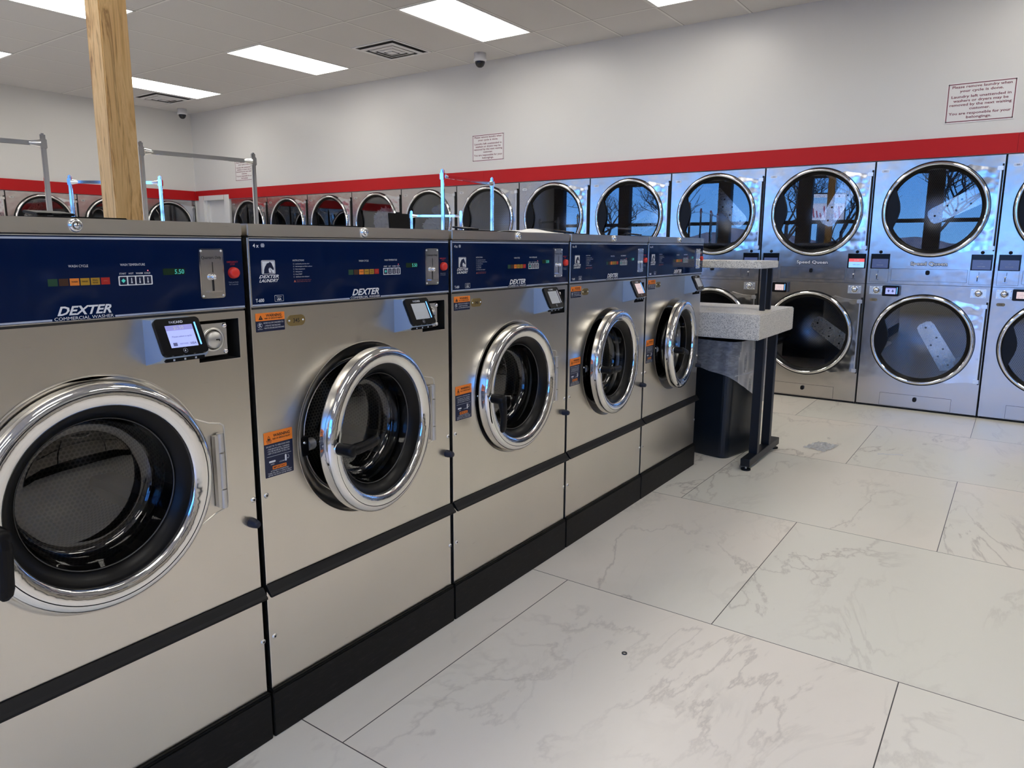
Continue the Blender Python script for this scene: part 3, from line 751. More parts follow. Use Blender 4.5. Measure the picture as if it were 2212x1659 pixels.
def w_bracket(b):      # raised hinge plate stamped in the front
    pts = [(.575, .640), (.605, .652), (.640, .668), (.668, .674), (.676, .682), (.678, .690), (.678, .872), (.676, .880), (.668, .886), (.640, .892), (.605, .908), (.575, .925)]
    for i in range(1, len(pts)-2+1):
        p, q = pts[i], pts[i+1] if i+1 < len(pts) else pts[i]
        b.cyl((p[0], -.0005, p[1]), (q[0], -.0005, q[1]), .0019, 'chrome_soft', n=8)
DR = .239
def d_ring(b):
    c = (-.245, 0)
    b.lathe([(.222, .003), (.2385, .001), (.2395, -.003), (DR, -.027), (.2375, -.032), (.2345, -.0358), (.2305, -.0388), (.2260, -.0406), (.2215, -.0412)], 'chrome_door', c, 128)
    b.lathe([(.2215, -.0412), (.2205, -.0392), (.2195, -.0408)], 'black', c, 128)
    b.lathe([(.2195, -.0408), (.2180, -.0412), (.2050, -.0388), (.1950, -.0360), (.1915, -.0335), (.1900, -.0290), (.1895, -.010)], 'chrome_door', c, 128)
def d_gasket(b):
    c = (-.245, 0)
    b.lathe([(.1900, -.024), (.182, -.022), (.172, -.012), (.166, -.006), (.160, .004), (.158, .03)], 'black_seal', c, 96)
    b.lathe([(.205, .006), (.205, .014), (.198, .020), (.168, .020)], 'rubber', c, 64)
    b.lathe([(.162, .0), (.161, -.002), (.1595, .001)], 'steel_dark', c, 96)
def d_glass(b):
    b.lathe([(.1585, .002), (.154, .030), (.150, .052), (.143, .068), (.132, .0735), (.118, .0718), (.10, .0706), (.08, .0696), (.06, .0689), (.04, .0684), (.02, .0681), (0, .068)], 'glass_washer', (-.245, 0), 72)
def d_handle(b):
    b.lathe([(.017, .004), (.0165, -.006), (.0145, -.008)], 'chrome', (0, 0), 24)
    b.lathe([(.0150, -.004), (.0165, -.012), (.0172, -.048), (.0155, -.056), (.010, -.060), (0, -.061)], 'black', (0, 0), 24)
    # lever along +x
    st = [(.000, .0150, .015), (.02, .0160, .0145), (.045, .0150, .0115), (.07, .0140, .0105), (.098, .0150, .0105), (.112, .0125, .0085), (.119, .0060, .0045)]
    rings = []
    for x, hz, hy in st:
        rings.append([(x, -.046+hy*math.cos(2*math.pi*i/16)-.006*math.sin(x/.11*math.pi), hz*math.sin(2*math.pi*i/16)) for i in range(16)])
    for r0, r1 in zip(rings, rings[1:]):
        for i in range(16): b.face((r0[i], r0[(i+1) % 16], r1[(i+1) % 16], r1[i]), 'black', True)
    b.face(rings[-1][::-1], 'black')
def w_tub(b, CU=.38, CZ=.782):
    c = (CU, CZ)
    b.lathe([(.206, .036), (.200, .034), (.196, .040), (.192, .060)], 'chrome_soft', c, 80)
    b.lathe([(.192, .060), (.186, .062), (.182, .075), (.190, .090)], 'rubber', c, 80)
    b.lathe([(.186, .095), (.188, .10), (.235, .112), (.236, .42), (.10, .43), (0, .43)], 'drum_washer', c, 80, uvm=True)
    for a in (90, 210, 330):
        p = [(c[0]+r*math.cos(R(a+d)), c[1]+r*math.sin(R(a+d))) for r, d in ((.234, -9), (.234, 9), (.185, 3), (.185, -3))]
        for i in range(4):
            q, s_ = p[i], p[(i+1) % 4]; b.face(((q[0], .13, q[1]), (s_[0], .13, s_[1]), (s_[0], .41, s_[1]), (q[0], .41, q[1])), 'steel_plain')
        b.face([(q[0], .13, q[1]) for q in p], 'steel_plain')
def w_soap(b): b.box(0, .20, 0, .13, 1.355, 1.367, 'black', .002)
def w_soaplid(b): b.box(0, .08, 0, .075, 0, .006, 'black', .0015); b.box(.03, .05, -.006, 0, .001, .005, 'black')
WL = {-1: 'nearest front-loading washer, cut off at the left edge, lit blue card reader screen',
      0: 'front-loading washer tagged 345, second from the left, door ajar with level handle',
      1: 'middle front-loading washer, door shut with handle pointing down, folded cloth on top',
      2: 'front-loading washer, second from the aisle end of the row, door ajar',
      3: 'last front-loading washer at the aisle end, beside the speckled folding table'}
WG = 'front-loading washers in a row along the aisle'
def washer(loc, rotz, label, group, k):
    t = thing('washer', label, 'washing machine', loc, rotz, group)
    th, ha = {-1: (0, -92), 0: (8, 2), 1: (1, -86), 2: (4, -3), 3: (6, -14)}[k]
    obj('base', lambda b: (b.box(.003, .7585, -.011, .78, 0, .128, 'base_black', .002), b.box(.003, .7585, -.011, .78, .128, .1355, 'base_black', .003)), t, 'w_base')
    cu, cz = (.385, .7815+.009) if k == -1 else (CU, CZ)
    obj('body', lambda b: w_body(b, cu, cz), t, 'w_body%g' % cz); obj('service_panel', w_service, t, 'w_serv'); obj('trim_strip', w_trim, t, 'w_trim')
    cp = obj('top_cap', w_cap, t, 'w_cap'); obj('key_lock', w_lock, cp, 'w_lock', (.382, -.008, 1.3405))
    p = obj('control_panel', w_panel, t, 'w_panel')
    obj('price_display', w_digits, p, 'w_dig'); cs = obj('coin_slot', w_coin, p, 'w_coin'); obj('emergency_stop_button', w_stop, p, 'w_stop')
    obj('coin_lever', w_coin_lever, p, 'w_lever')
    for x, z in ((.6455, 1.189), (.696, 1.189), (.6455, 1.291), (.696, 1.291)): obj('screw', w_coin_screw, p, 'w_cscrew', (x, 0, z))
    r = obj('card_reader', w_housing, t, 'w_house')
    W, H = .103, .084; scr = {-1: 'blue', 0: 'lcd_grey', 1: 'lcd_grey', 2: 'lcd_pink', 3: 'lcd_grey'}[k]
    for nm, f, ky in (('screen', bezel(W, H, scr), 'bez'+scr), ('light_bar', w_bar(W, H, 'blue_led' if k in (-1, 0, 2) else 'white_ink'), 'bar%d' % (k in (-1, 0, 2)))):
        obj(nm, f, r, ky, (.503, -.0710, 1.070), (R(-26), 0, 0))
    lp = obj('coin_box_plate', w_lockplate, t, 'w_lp'); obj('lock_cylinder', w_cyl, lp, 'w_cyl')
    for z in (1.0565, 1.117): obj('bolt', w_bolt, lp, 'w_bolt', (.6985, .004, z))
    obj('warning_label', w_label_small, t, 'w_l1', label='orange and navy warning label'); obj('warning_label', w_label_big, t, 'w_l2', label='tall orange and navy warning label')
    num = {-1: '344', 0: '345', 1: '346', 2: '347', 3: '348'}[k]
    obj('number_tag', w_tag(num), t, 'w_tag'+num, label='oval brass number tag')
    for x, z in ((.0235, .672), (.7475, .672), (.0245, .281), (.7515, .281)): obj('screw', w_screw, t, 'w_screw', (x, 0, z))
    obj('bumper', w_bumper, t, 'w_bump', (.738, 0, .615))
    obj('hinge', w_hinge, t, 'w_hinge', (.6590, -.012, .682)); obj('hinge_bracket', w_bracket, t, 'w_brk')
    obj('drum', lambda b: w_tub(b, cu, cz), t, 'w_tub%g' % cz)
    d = obj('door', d_ring, t, 'd_ring', (cu+.245, 0, cz), (0, 0, R(th)), 'round chrome-rimmed door')
    obj('gasket', d_gasket, d, 'd_gask'); obj('glass', d_glass, d, 'd_glass')
    obj('handle', d_handle, d, 'd_hand', (-.245-.2125, -.036, -.004), (0, R(-ha), 0))
    obj('door_latch', w_latch, t, 'w_latch', (cu-.222, .0, cz-.012))
    s = obj('soap_dispenser', w_soap, t, 'w_soap', (.42, .25, 0), label='black soap dispenser')
    if k == 0 and rotz == 0: obj('lid', lambda b: (b.box(0, .092, 0, .052, 0, .004, 'black', .0015), b.box(.036, .056, .052, .056, 0, .004, 'black', .001)), s, None, (.222, -.10, 1.356), (R(86), 0, 0), 'open lid')
    else: obj('lid', w_soaplid, s, 'w_slid', (.01, .02, 1.368), (R(6), 0, 0))
    return t
for k in range(-1, 4): washer((X0+k*WW, YW, 0), 0, WL[k], WG, k)
# second row, back to back with the first; only the tops show past the first row
for k in range(-1, 4):
    washer((X0+(k+1)*WW, 3.40, 0), R(180), 'front-loading washer of the hidden second row, backing onto the washers in view', 'washers of the second row behind', 1)
# row across the aisle, seen only as reflections in doors and panels
for k in range(-2, 6):
    washer((X0+(k+1)*WW, -1.95, 0), R(180), 'front-loading washer across the aisle, seen only mirrored in the glass doors', 'washers across the aisle', (1, -1)[k % 2])

# ------------------------------------------------------------------ stacked dryers
DU = .435
def dy_body(b):
    s = 'steel_dryer'; x0, x1 = .004, .857
    for cz, z0, z1 in ((1.597, 1.2235, 1.9805), (.577, .200, .950)): plate_with_hole(b, x0, x1, z0, z1, DU, cz, .345, 0, s, 72)
    b.rect(x0, x1, 1.0165, 1.2235, 0, s); b.rect(x0, x1, .950, 1.0135, 0, s); b.rect(x0, x1, .018, .200, 0, s)
    b.rect(x0, x1, 1.0135, 1.0165, .003, 'steel_dark'); b.rect(x0+.01, x1-.01, 0, .018, .012, 'black_matte')
    for x, d in ((x0, 1), (x1, -1)): b.face([(x, 0, 0), (x, .9, 0), (x, .9, 1.9805), (x, 0, 1.9805)][::d], 'steel_dark')
    b.face([(x1, .9, 0), (x1, .9, 1.9805), (x0, .9, 1.9805), (x0, .9, 0)], 'steel_dark')
    b.face([(x0, 0, 1.9805), (x1, 0, 1.9805), (x1, .9, 1.9805), (x0, .9, 1.9805)], 'steel_dark')
    b.box(x1, x1+.006, .004, .03, .01, 1.978, 'black_matte')
    for x in (.0895, .7815): b.lathe([(.013, -.0005), (.012, -.002), (0, -.002)], 'black', (x, 1.2705), 16)
    # thin panel outlines
    for a in ((.022, .158, 1.028, 1.134), (.711, .856, 1.030, 1.138)):
        for q in ((a[0], a[0]+.0015, a[2], a[3]), (a[1]-.0015, a[1], a[2], a[3]), (a[0], a[1], a[2], a[2]+.0015)): b.rect(q[0], q[1], q[2], q[3], -.0006, 'steel_dark', .0005)
def dy_lint(w, h):
    def f(b):
        b.rect(0, w, 0, h, -.0010, 'steel_dark', .001, .003); b.rect(.0018, w-.0018, .0018, h-.0018, -.0022, 'steel_dryer', .002, .003)
    return f
def dy_knob(b): b.rect(-.014, .014, -.018, .018, -.016, 'black', .016, .012, 6); b.rect(-.004, .004, -.010, .006, -.018, 'rubber', .002, .002)
def dy_screen(kind):
    def f(b):
        w, h = .137, .119
        b.rect(0, w, 0, h, -.003, 'black_gloss', .003); b.rect(.010, w-.010, .006, h*.66, -.0034, kind)
        if kind == 'lcd_sky': b.rect(.010, w-.010, h*.44, h*.66, -.0037, 'lcd_red'); b.text('10:00', w*.5, h*.50, h*.11, 'white_ink', -.0041, al='C'); b.text('add coins', w*.5, h*.22, h*.08, 'lcd_ink', -.0041, al='C')
        else: b.text('- -', w*.5, h*.40, h*.08, 'grey_ink', -.0038, al='C'); b.text('insert coins', w*.5, h*.22, h*.06, 'grey_ink', -.0038, al='C')
        for q in ((0, w, 0, .004), (0, w, h-.004, h), (0, .004, 0, h), (w-.004, w, 0, h)): b.rect(q[0], q[1], q[2], q[3], -.005, 'black', .004)
    return f
def dy_coin(b):
    b.rect(.046, .0485, .068, .092, -.0012, 'ink_black', .0005); b.rect(.037, .043, .022, .050, -.0012, 'ink_black', .0005)
    b.sphere((.040, -.010, .056), .0065, 'chrome', 6); b.rect(.026, .056, .016, .020, -.010, 'chrome', .010)
def dy_lock(b):
    b.rect(0, .100, 0, .066, -.003, 'chrome_soft', .003, .002)
    b.lathe([(.029, -.003), (.028, -.008), (.022, -.0085), (.0215, -.004)], 'chrome', (.05, .033), 28); b.lathe([(.0215, -.004), (.018, -.004)], 'black', (.05, .033), 28)
    b.lathe([(.018, -.004), (.018, -.012), (.014, -.015), (0, -.0155)], 'chrome_soft', (.05, .033), 28); b.rect(.050, .060, .030, .034, -.0158, 'ink_black')
    for x in (.010, .090):
        for z in (.009, .057): b.lathe([(.005, -.003), (.004, -.0065), (0, -.007)], 'chrome', (x, z), 10)
def dy_tag(num, m_):
    def f(b):
        b.rect(0, .056, 0, .024, -.0022, m_, .002, .0115, 6); b.rect(.0025, .0535, .0025, .0215, -.0026, 'steel_plain' if m_ == 'chrome_soft' else m_, .0004, .009, 6)
        b.text(num, .028, .0072, .0095, 'ink_black', -.0031, al='C', bold=.015, wd=.020)
    return f
def dy_logo(b):
    b.text('Speed Queen', 0, -.002, .027, 'navy_label', -.0014, wd=.256, bold=.075); b.text('Speed Queen', .0025, .0, .0245, 'white_ink', -.0022, wd=.251, bold=.018)
def dd_ring(b):
    b.lathe([(.366, .0), (.366, -.012), (.362, -.014), (.358, -.010)], 'rubber', n=112)
    b.lathe([(.358, -.006), (.3575, -.022), (.352, -.030), (.344, -.033), (.336, -.030), (.333, -.022), (.332, -.010)], 'chrome', n=112)
def dd_seal(b): b.lathe([(.333, -.016), (.325, -.013), (.313, -.006), (.308, .004), (.306, .03)], 'black_seal', n=112)
def dd_plate(b):
    # stainless hinge-side plate with flared ends
    pts = []
    zt, zb, xr = .300, -.305, .404
    for i in range(33):
        a = R(-62+i*124/32); pts.append((.359*math.cos(a), .359*math.sin(a)))
    top = [(.20, .330), (.26, .312), (.33, zt+.002), (xr, zt)]; bot = [(xr, zb), (.32, zb-.001), (.25, -.318), (.20, -.330)]
    pl = pts[::-1]+bot[::-1][0:0]
    outer = [pts[-1]]+top+bot+[pts[0]]
    # strips between the arc and the right edge
    n_ = 32
    def right(t):
        # t 0..1 from bottom to top along the outline
        L_ = [pts[0]]+bot[::-1]+top[::-1][::1]+[pts[-1]]
        seg = [math.dist(L_[i], L_[i+1]) for i in range(len(L_)-1)]; tot = sum(seg); d = t*tot
        for i, s_ in enumerate(seg):
            if d <= s_ or i == len(seg)-1: u = d/s_ if s_ else 0; return (L_[i][0]+(L_[i+1][0]-L_[i][0])*u, L_[i][1]+(L_[i+1][1]-L_[i][1])*u)
            d -= s_
    def left(t): i = t*32; j = min(31, int(i)); f = i-j; return (pts[j][0]*(1-f)+pts[j+1][0]*f, pts[j][1]*(1-f)+pts[j+1][1]*f)
    for i in range(n_):
        a, c = left(i/n_), left((i+1)/n_); d, e_ = right(i/n_), right((i+1)/n_)
        b.face(((a[0], -.012, a[1]), (d[0], -.012, d[1]), (e_[0], -.012, e_[1]), (c[0], -.012, c[1])), 'steel_wavy')
        b.face(((d[0], -.012, d[1]), (d[0], -.001, d[1]), (e_[0], -.001, e_[1]), (e_[0], -.012, e_[1])), 'chrome_soft')
    b.box(xr-.008, xr+.001, -.016, -.004, zb+.03, zt-.03, 'chrome_soft')
    b.box(xr+.003, xr+.014, -.012, 0, zb-.01, zt+.02, 'black_matte')
def dd_hinge(b): b.box(-.026, .012, -.024, 0, -.015, .015, 'chrome_soft', .002)
def dd_glass(b): b.disc(0, 0, .314, .004, 'glass_dryer', 96)
def dd_pull(b):
    pts = []; n_ = 16
    for i in range(n_+1):
        a = R(212-i*(212-146)/n_); pts.append((.331*math.cos(a), .331*math.sin(a)))
    q0, q1 = pts[0], pts[-1]
    for i in range(1, 16):
        t = i/16; z = q1[1]+(q0[1]-q1[1])*t; x = q1[0]+(q0[0]-q1[0])*t + .045*math.sin(math.pi*t)**1.6-.004
        pts.append((x, z))
    b.poly(pts[::-1], -.014, 'black_seal', .018)
def dy_drum(b, ang=30):
    b.lathe([(.345, .006), (.320, .012), (.318, .05), (.375, .055)], 'steel_dark', n=64)
    b.lathe([(.375, .055), (.376, .60), (.02, .602), (0, .602)], 'drum_dryer', n=64, uvm=True)
    # plain plate with bolts across the back
    ca, sa = math.cos(R(ang)), math.sin(R(ang))
    def P_(u_, v_): return (u_*ca-v_*sa, .597, u_*sa+v_*ca)
    b.face([P_(-.10+.05*0, -.03), P_(-.085, -.058), P_(-.05, -.068), P_(.33, -.075), P_(.36, 0), P_(.33, .075), P_(-.05, .068), P_(-.085, .058), P_(-.10, .03)], 'plate_bright')
    for u_, v_ in ((-.055, .0), (.06, .032), (.10, -.035), (.17, .03), (.21, -.032), (.31, 0)):
        x, y_, z = P_(u_, v_); b.lathe([(.009, .5965), (.007, .592), (0, .591)], 'ink_black', (x, z), 10)
    for a in (80, 200, 320):
        p = [(r*math.cos(R(a+d)), r*math.sin(R(a+d))) for r, d in ((.374, -5), (.374, 5), (.30, 1.5), (.30, -1.5))]
        for i in range(4):
            q, s_ = p[i], p[(i+1) % 4]; b.face(((q[0], .07, q[1]), (s_[0], .07, s_[1]), (s_[0], .60, s_[1]), (q[0], .60, q[1])), 'steel_plain')
        b.face([(q[0], .07, q[1]) for q in p], 'steel_plain')
def dryer(loc, rotz, label, group, num, full=True, reader=None, sky=False):
    t = thing('stacked_dryer', label, 'dryer', loc, rotz, group)
    obj('body', dy_body, t, 'dy_body')
    tl = num
    obj('number_tag', dy_tag(str(tl), 'chrome_soft'), t, 'tg%d' % tl, (.042, 0, 1.892))
    obj('number_tag', dy_tag(str(tl+1), 'brass_dull'), t, 'tb%d' % tl, (.038, 0, .873))
    for cz in (1.597, .577):
        d = obj('door', dd_ring, t, 'dd_ring', (DU, 0, cz), None, 'round door with chrome rim')
        obj('seal', dd_seal, d, 'dd_seal'); obj('glass', dd_glass, d, 'dd_glass'); obj('hinge_plate', dd_plate, d, 'dd_plate'); obj('pull', dd_pull, d, 'dd_pull')
        for z in (.288, -.292): obj('hinge', dd_hinge, d, 'dd_hinge', (.404, 0, z))
        ang = {8: (62, -35), 9: (28, -58), 10: (40, 120)}.get((329-num)//2, ((num*37) % 360, (num*91) % 360)) if num < 340 else (num*37 % 360, num*91 % 360)
        an = ang[0] if cz > 1 else ang[1]
        obj('drum', lambda b: dy_drum(b, an), t, 'dy_drum%d' % an, (DU, 0, cz))
    if not full: return t
    f1 = obj('lint_drawer', dy_lint(.522, .099), t, 'lint1', (.177, 0, 1.041)); obj('knob', dy_knob, f1, 'dknob', (.256, 0, .071))
    f2 = obj('lint_drawer', dy_lint(.509, .103), t, 'lint2', (.176, 0, .022)); obj('knob', dy_knob, f2, 'dknob', (.256, 0, .070))
    for x, ky in ((.022, 'lcd_navy'), (.713, 'lcd_sky' if sky else 'lcd_navy')):
        obj('display', dy_screen(ky), t, 'scr'+ky, (x, 0, 1.137)); obj('coin_slot', dy_coin, t, 'dcoin', (x+.012, 0, 1.032))
    for x in (.030, .733): obj('coin_lock', dy_lock, t, 'dlock', (x, 0, .930))
    obj('maker_lettering', dy_logo, t, 'dlogo', (.306, 0, 1.170))
    rd = thing_part = obj('card_reader', lambda b: (b.box(.0, .118, -.05, 0, 0, .078, 'steel_dark', .006)), t, 'dread', (.134, 0, .924))
    obj('screen', bezel(.122, .084, reader or 'lcd_pink', False), rd, 'dbez'+(reader or 'lcd_pink'), (-.002, -.049, -.003))
    obj('light_bar', w_bar(.122, .084), rd, 'dbar', (-.002, -.049, -.003))
    return t
names = {-1: 'stacked dryer beside the white corner door, farthest of the long wall', 0: 'stacked dryer on the long wall, second from the white door', 1: 'stacked dryer on the long wall, third from the white door, mirroring blue light',
         2: 'stacked dryer on the long wall with a grey towel behind its upper glass', 3: 'stacked dryer on the long wall with white laundry behind its upper glass',
         4: 'stacked dryer behind the two-pole cart rack, left of the sky-reflecting doors', 5: 'stacked dryer with upper glass mirroring a bare tree in a narrow window', 6: 'stacked dryer above the fourth washer, glass mirroring dark cart racks',
         7: 'stacked dryer directly behind the last washer and the speckled table', 8: 'stacked dryer right of the folding table posts, white card reader screen', 9: 'widest stacked dryer fully in view, blue lit card reader', 10: 'stacked dryer cut off by the right edge of the photo'}
for i in range(-1, 14):
    dryer((DX, DY0-i*DW, 0), R(-90), names.get(i, 'stacked dryer beyond the right edge, added to darken what the washers mirror'), 'stacked dryers along the long wall', 329-2*i, i >= 5, {8: 'lcd_pink', 9: 'arrows', 10: 'lcd_pink'}.get(i), i == 8)  # unseen dryers past the named ones are added to darken washer reflections
fn = ['stacked dryer of the far wall, a sliver at the left edge', 'stacked dryer of the far wall behind the leftmost cart pole', 'stacked dryer of the far wall, left of and behind the wooden post', 'stacked dryer of the far wall between wooden post and white door']
for j in range(NJ):
    dryer((JX0+j*DW, YE, 0), 0, fn[j], 'stacked dryers on the far wall', 340+2*j, False)

# laundry inside two upper drums
def heap(seed, w_, h_, d_, m_):
    def f(b):
        rnd = random.Random(seed); bb = bmesh.new(); bmesh.ops.create_icosphere(bb, subdivisions=5, radius=1)
        ph = [(rnd.uniform(2, 5), rnd.uniform(0, 6), Vector((rnd.uniform(-1, 1), rnd.uniform(-1, 1), rnd.uniform(-1, 1))).normalized()) for _ in range(9)]
        for v in bb.verts:
            n_ = v.co.normalized(); s_ = 0
            for k_, (fr_, p_, d0) in enumerate(ph): s_ += (1-abs(math.sin(fr_*1.9*n_.dot(d0)*2+p_+1.5*math.sin(3*n_.z+p_))))*.30/(1+k_*.35)
            r_ = .72+.32*s_
            r_ = min(1.0, .50+.60*s_)
            v.co = Vector((n_.x*r_*w_, n_.y*r_*d_, max(-.62, n_.z*r_)*h_))
        b.merge(bb, m_, True)
    return f
for lab, y, z, w_, h_, sd, m_ in (('crumpled grey towel behind the upper glass of a far dryer', 6.64, 1.625, .245, .185, 3, 'towel_grey'),
                              ('heap of white laundry behind the upper glass, right of the grey towel', 5.80, 1.545, .26, .125, 5, 'towel_white'),
                              ('pale blue cloth on top of the white laundry heap', 5.72, 1.725, .17, .075, 8, 'towel_blue')):
    o = obj('laundry', heap(sd, w_*.9, h_, .12, m_)); o.location = (DX+.145, y, z); o.rotation_euler = (0, 0, R(-90)); tag(o, lab, 'laundry')

# ------------------------------------------------------------------ folded cloth on the third washer, timber post
def cloth(b):
    nx, ny = 46, 20; g = []
    for i in range(nx+1):
        r_ = []
        for j in range(ny+1):
            u_, v_ = i/nx, j/ny
            z = .004+.004*max(0, math.sin(u_*math.pi))*math.sin(v_*math.pi)+.006*abs(math.sin(u_*9+v_*4))*math.sin(v_*math.pi)+.009*math.exp(-((u_-.72)/.16)**2-((v_-.5)/.3)**2)
            r_.append(Vector((u_*.29+.012*math.sin(v_*7), v_*.16+.012*math.sin(u_*11), z)))
        g.append(r_)
    for i in range(nx):
        for j in range(ny): b.face((g[i][j], g[i+1][j], g[i+1][j+1], g[i][j+1]), 'towel_white', True)
    for i in range(nx):
        for j, s_ in ((0, 1), (ny, -1)):
            p, q = g[i][j], g[i+1][j]; b.face([(p.x, p.y, 0), (q.x, q.y, 0), q, p][::s_], 'towel_white')
    b.face([(g[0][0].x, 0, .0), (g[0][ny].x, .16, .0), g[0][ny], g[0][0]], 'towel_white')
o = obj('folded_cloth', cloth); o.location = (2.36, 1.60, 1.3552); o.scale = (1, 1, 1.0); tag(o, 'thin folded white cloth lying on top of the third washer', 'cloth')
o = obj('timber_post', lambda b: b.box(0, .089, 0, .089, 0, HC, 'post_wood', .003)); o.location = (1.222, 2.425, 0); tag(o, 'tall light timber post rising behind the first washer', 'post')

# ------------------------------------------------------------------ laundry carts with hanging racks
def cart(p0, p1, H, label, bw=.50):
    a, c = Vector((p0[0], p0[1], 0)), Vector((p1[0], p1[1], 0)); d = c-a; Ln = d.length
    t = thing('laundry_cart', label, 'cart', (a.x, a.y, 0), math.atan2(d.y, d.x), 'wheeled laundry carts')
    q = .0125
    def frame(b):
        for y in (-bw/2, bw/2): b.bar((0, y, .12), (Ln, y, .12), .025, 'chrome')
        for x in (0, Ln): b.bar((x, -bw/2, .12), (x, bw/2, .12), .025, 'chrome')
    obj('frame', frame, t)
    def basket(b):
        for z in (.30, .42, .54, .66, .78): 
            s_ = .06*(z-.30)/.48; x0, x1, y = .03-s_*.3, Ln-.03+s_*.3, bw/2-.06+s_
            for q0, q1 in (((x0, -y, z), (x1, -y, z)), ((x0, y, z), (x1, y, z)), ((x0, -y, z), (x0, y, z)), ((x1, -y, z), (x1, y, z))): b.cyl(q0, q1, .003 if z < .78 else .006, 'chrome', n=6)
        k = 12
        for i in range(k+1):
            x = .03+(Ln-.06)*i/k
            for s_ in (-1, 1): b.cyl((x, s_*(bw/2-.06), .30), (x, s_*(bw/2), .78), .002, 'chrome', n=5)
            b.cyl((x, -bw/2+.06, .30), (x, bw/2-.06, .30), .002, 'chrome', n=5)
        for i in range(9):
            y = (-bw/2+.06)+(bw-.12)*i/8
            for x, xt in ((.03, .012), (Ln-.03, Ln-.012)): b.cyl((x, y, .30), (xt, y*1.2, .78), .002, 'chrome', n=5)
        for x in (.05, Ln-.05):
            for y in (-bw/2, bw/2): b.bar((x, y, .12), (x, y*.78, .30), .015, 'chrome')
    obj('basket', basket, t)
    for x in (0, Ln): obj('pole', lambda b: b.box(x-q, x+q, -q, q, .12, H, 'chrome', .0065), t)
    obj('hanging_bar', lambda b: b.box(q, Ln-q, -.0085, .0085, H-.062, H-.040, 'chrome', .002), t)
    for x, s_ in ((0, 1), (Ln, -1)):
        obj('connector', lambda b: (b.cyl((x+s_*.012, 0, H-.051), (x+s_*.062, 0, H-.051), .021, 'chrome', r1=.011, n=10), b.box(x-.016, x+.016, -.016, .016, H-.075, H-.028, 'chrome', .003)), t)
    for x in (.04, Ln-.04):
        for y in (-bw/2+.03, bw/2-.03): obj('caster', lambda b: (b.cyl((x, y-.014, .05), (x, y+.014, .05), .05, 'rubber', n=20), b.bar((x, y, .05), (x, y, .118), .02, 'chrome')), t)
CH = 1.86
def atz(x, y, s=(CH-CAMH)/(1.83-CAMH)): return (x*s, y*s)
cart(atz(1.03, 4.03), atz(1.645, 3.903), CH, 'laundry cart at the left edge, its near pole left of the wooden post')
cart(atz(2.050, 3.77), atz(2.664, 3.687), CH, 'laundry cart right of the wooden post with a long dark hanging bar')
cart((2.700, 6.016), (3.126, 5.501), 1.83, 'smaller-looking far laundry cart whose bar passes behind the wooden post')
cart(atz(3.944, 3.346), atz(4.622, 3.421), CH, 'laundry cart with bright pole pair in front of the middle dryers')
cart((5.41, 5.0), (5.67, 4.58), 1.65, 'low laundry cart rack before the dryer with white laundry', .46)

# ------------------------------------------------------------------ folding table with upper shelf
TX0, TX1, TY0, TY1 = 4.125, 4.865, 1.18, 3.05
t = thing('folding_table', 'speckled grey two-level folding table on black legs at the end of the washers', 'table', (0, 0, 0))
obj('tabletop', lambda b: b.box(TX0, TX1, TY0, TY1, .782, .928, 'speckled', .006), t)
obj('upper_shelf', lambda b: b.box(4.325, 4.675, TY0+.065, TY1-.065, 1.180, 1.224, 'speckled', .004), t)
for y in (TY0+.045, TY1-.045):
    for xx in (4.335, 4.585):
        obj('leg', lambda b: b.box(xx-.022, xx+.022, y-.025, y+.025, .062, .782, 'leg_black', .002), t)
    for xx in (4.425, 4.545):
        obj('shelf_post', lambda b: b.box(xx-.012, xx+.012, y+.016, y+.046, .928, 1.180, 'leg_black', .002), t)
    f = obj('foot_bar', lambda b: b.box(4.165, 4.80, y-.027, y+.027, .026, .072, 'leg_black', .002), t)
    for xx in (4.19, 4.775): obj('foot_pad', lambda b: (b.cyl((xx, y, 0), (xx, y, .008), .028, 'rubber', n=20), b.cyl((xx, y, .008), (xx, y, .03), .006, 'steel_plain', n=8)), f)

# ------------------------------------------------------------------ trash bin with clear liner under the table
def rrect(hx, hy, r, n=6):
    pts = []
    for cx, cyy, a in ((hx-r, -hy+r, -90), (hx-r, hy-r, 0), (-hx+r, hy-r, 90), (-hx+r, -hy+r, 180)):
        for i in range(n+1): q = R(a+90*i/n); pts.append((cx+r*math.cos(q), cyy+r*math.sin(q)))
    return pts
BX, BY, BR = 4.535, 1.535, R(-12)
t = thing('trash_bin', 'dark square trash bin with a clear liner under the folding table', 'trash bin', (BX, BY, 0), BR)
def bin_(b):
    lv = [(.0, .175, .175, .05), (.012, .183, .183, .05), (.68, .218, .218, .055), (.685, .228, .228, .055), (.735, .230, .230, .055), (.738, .222, .222, .05), (.70, .214, .214, .05), (.03, .172, .172, .05)]
    rg = [[(p[0], p[1], z) for p in rrect(hx, hy, r_)] for z, hx, hy, r_ in lv]
    for a, c in zip(rg, rg[1:]):
        for i in range(len(a)): b.face((a[i], a[(i+1) % len(a)], c[(i+1) % len(a)], c[i]), 'bin', True)
    b.face(rg[0][::-1], 'bin'); b.face(rg[-1], 'bin')
obj('bin_body', bin_, t)
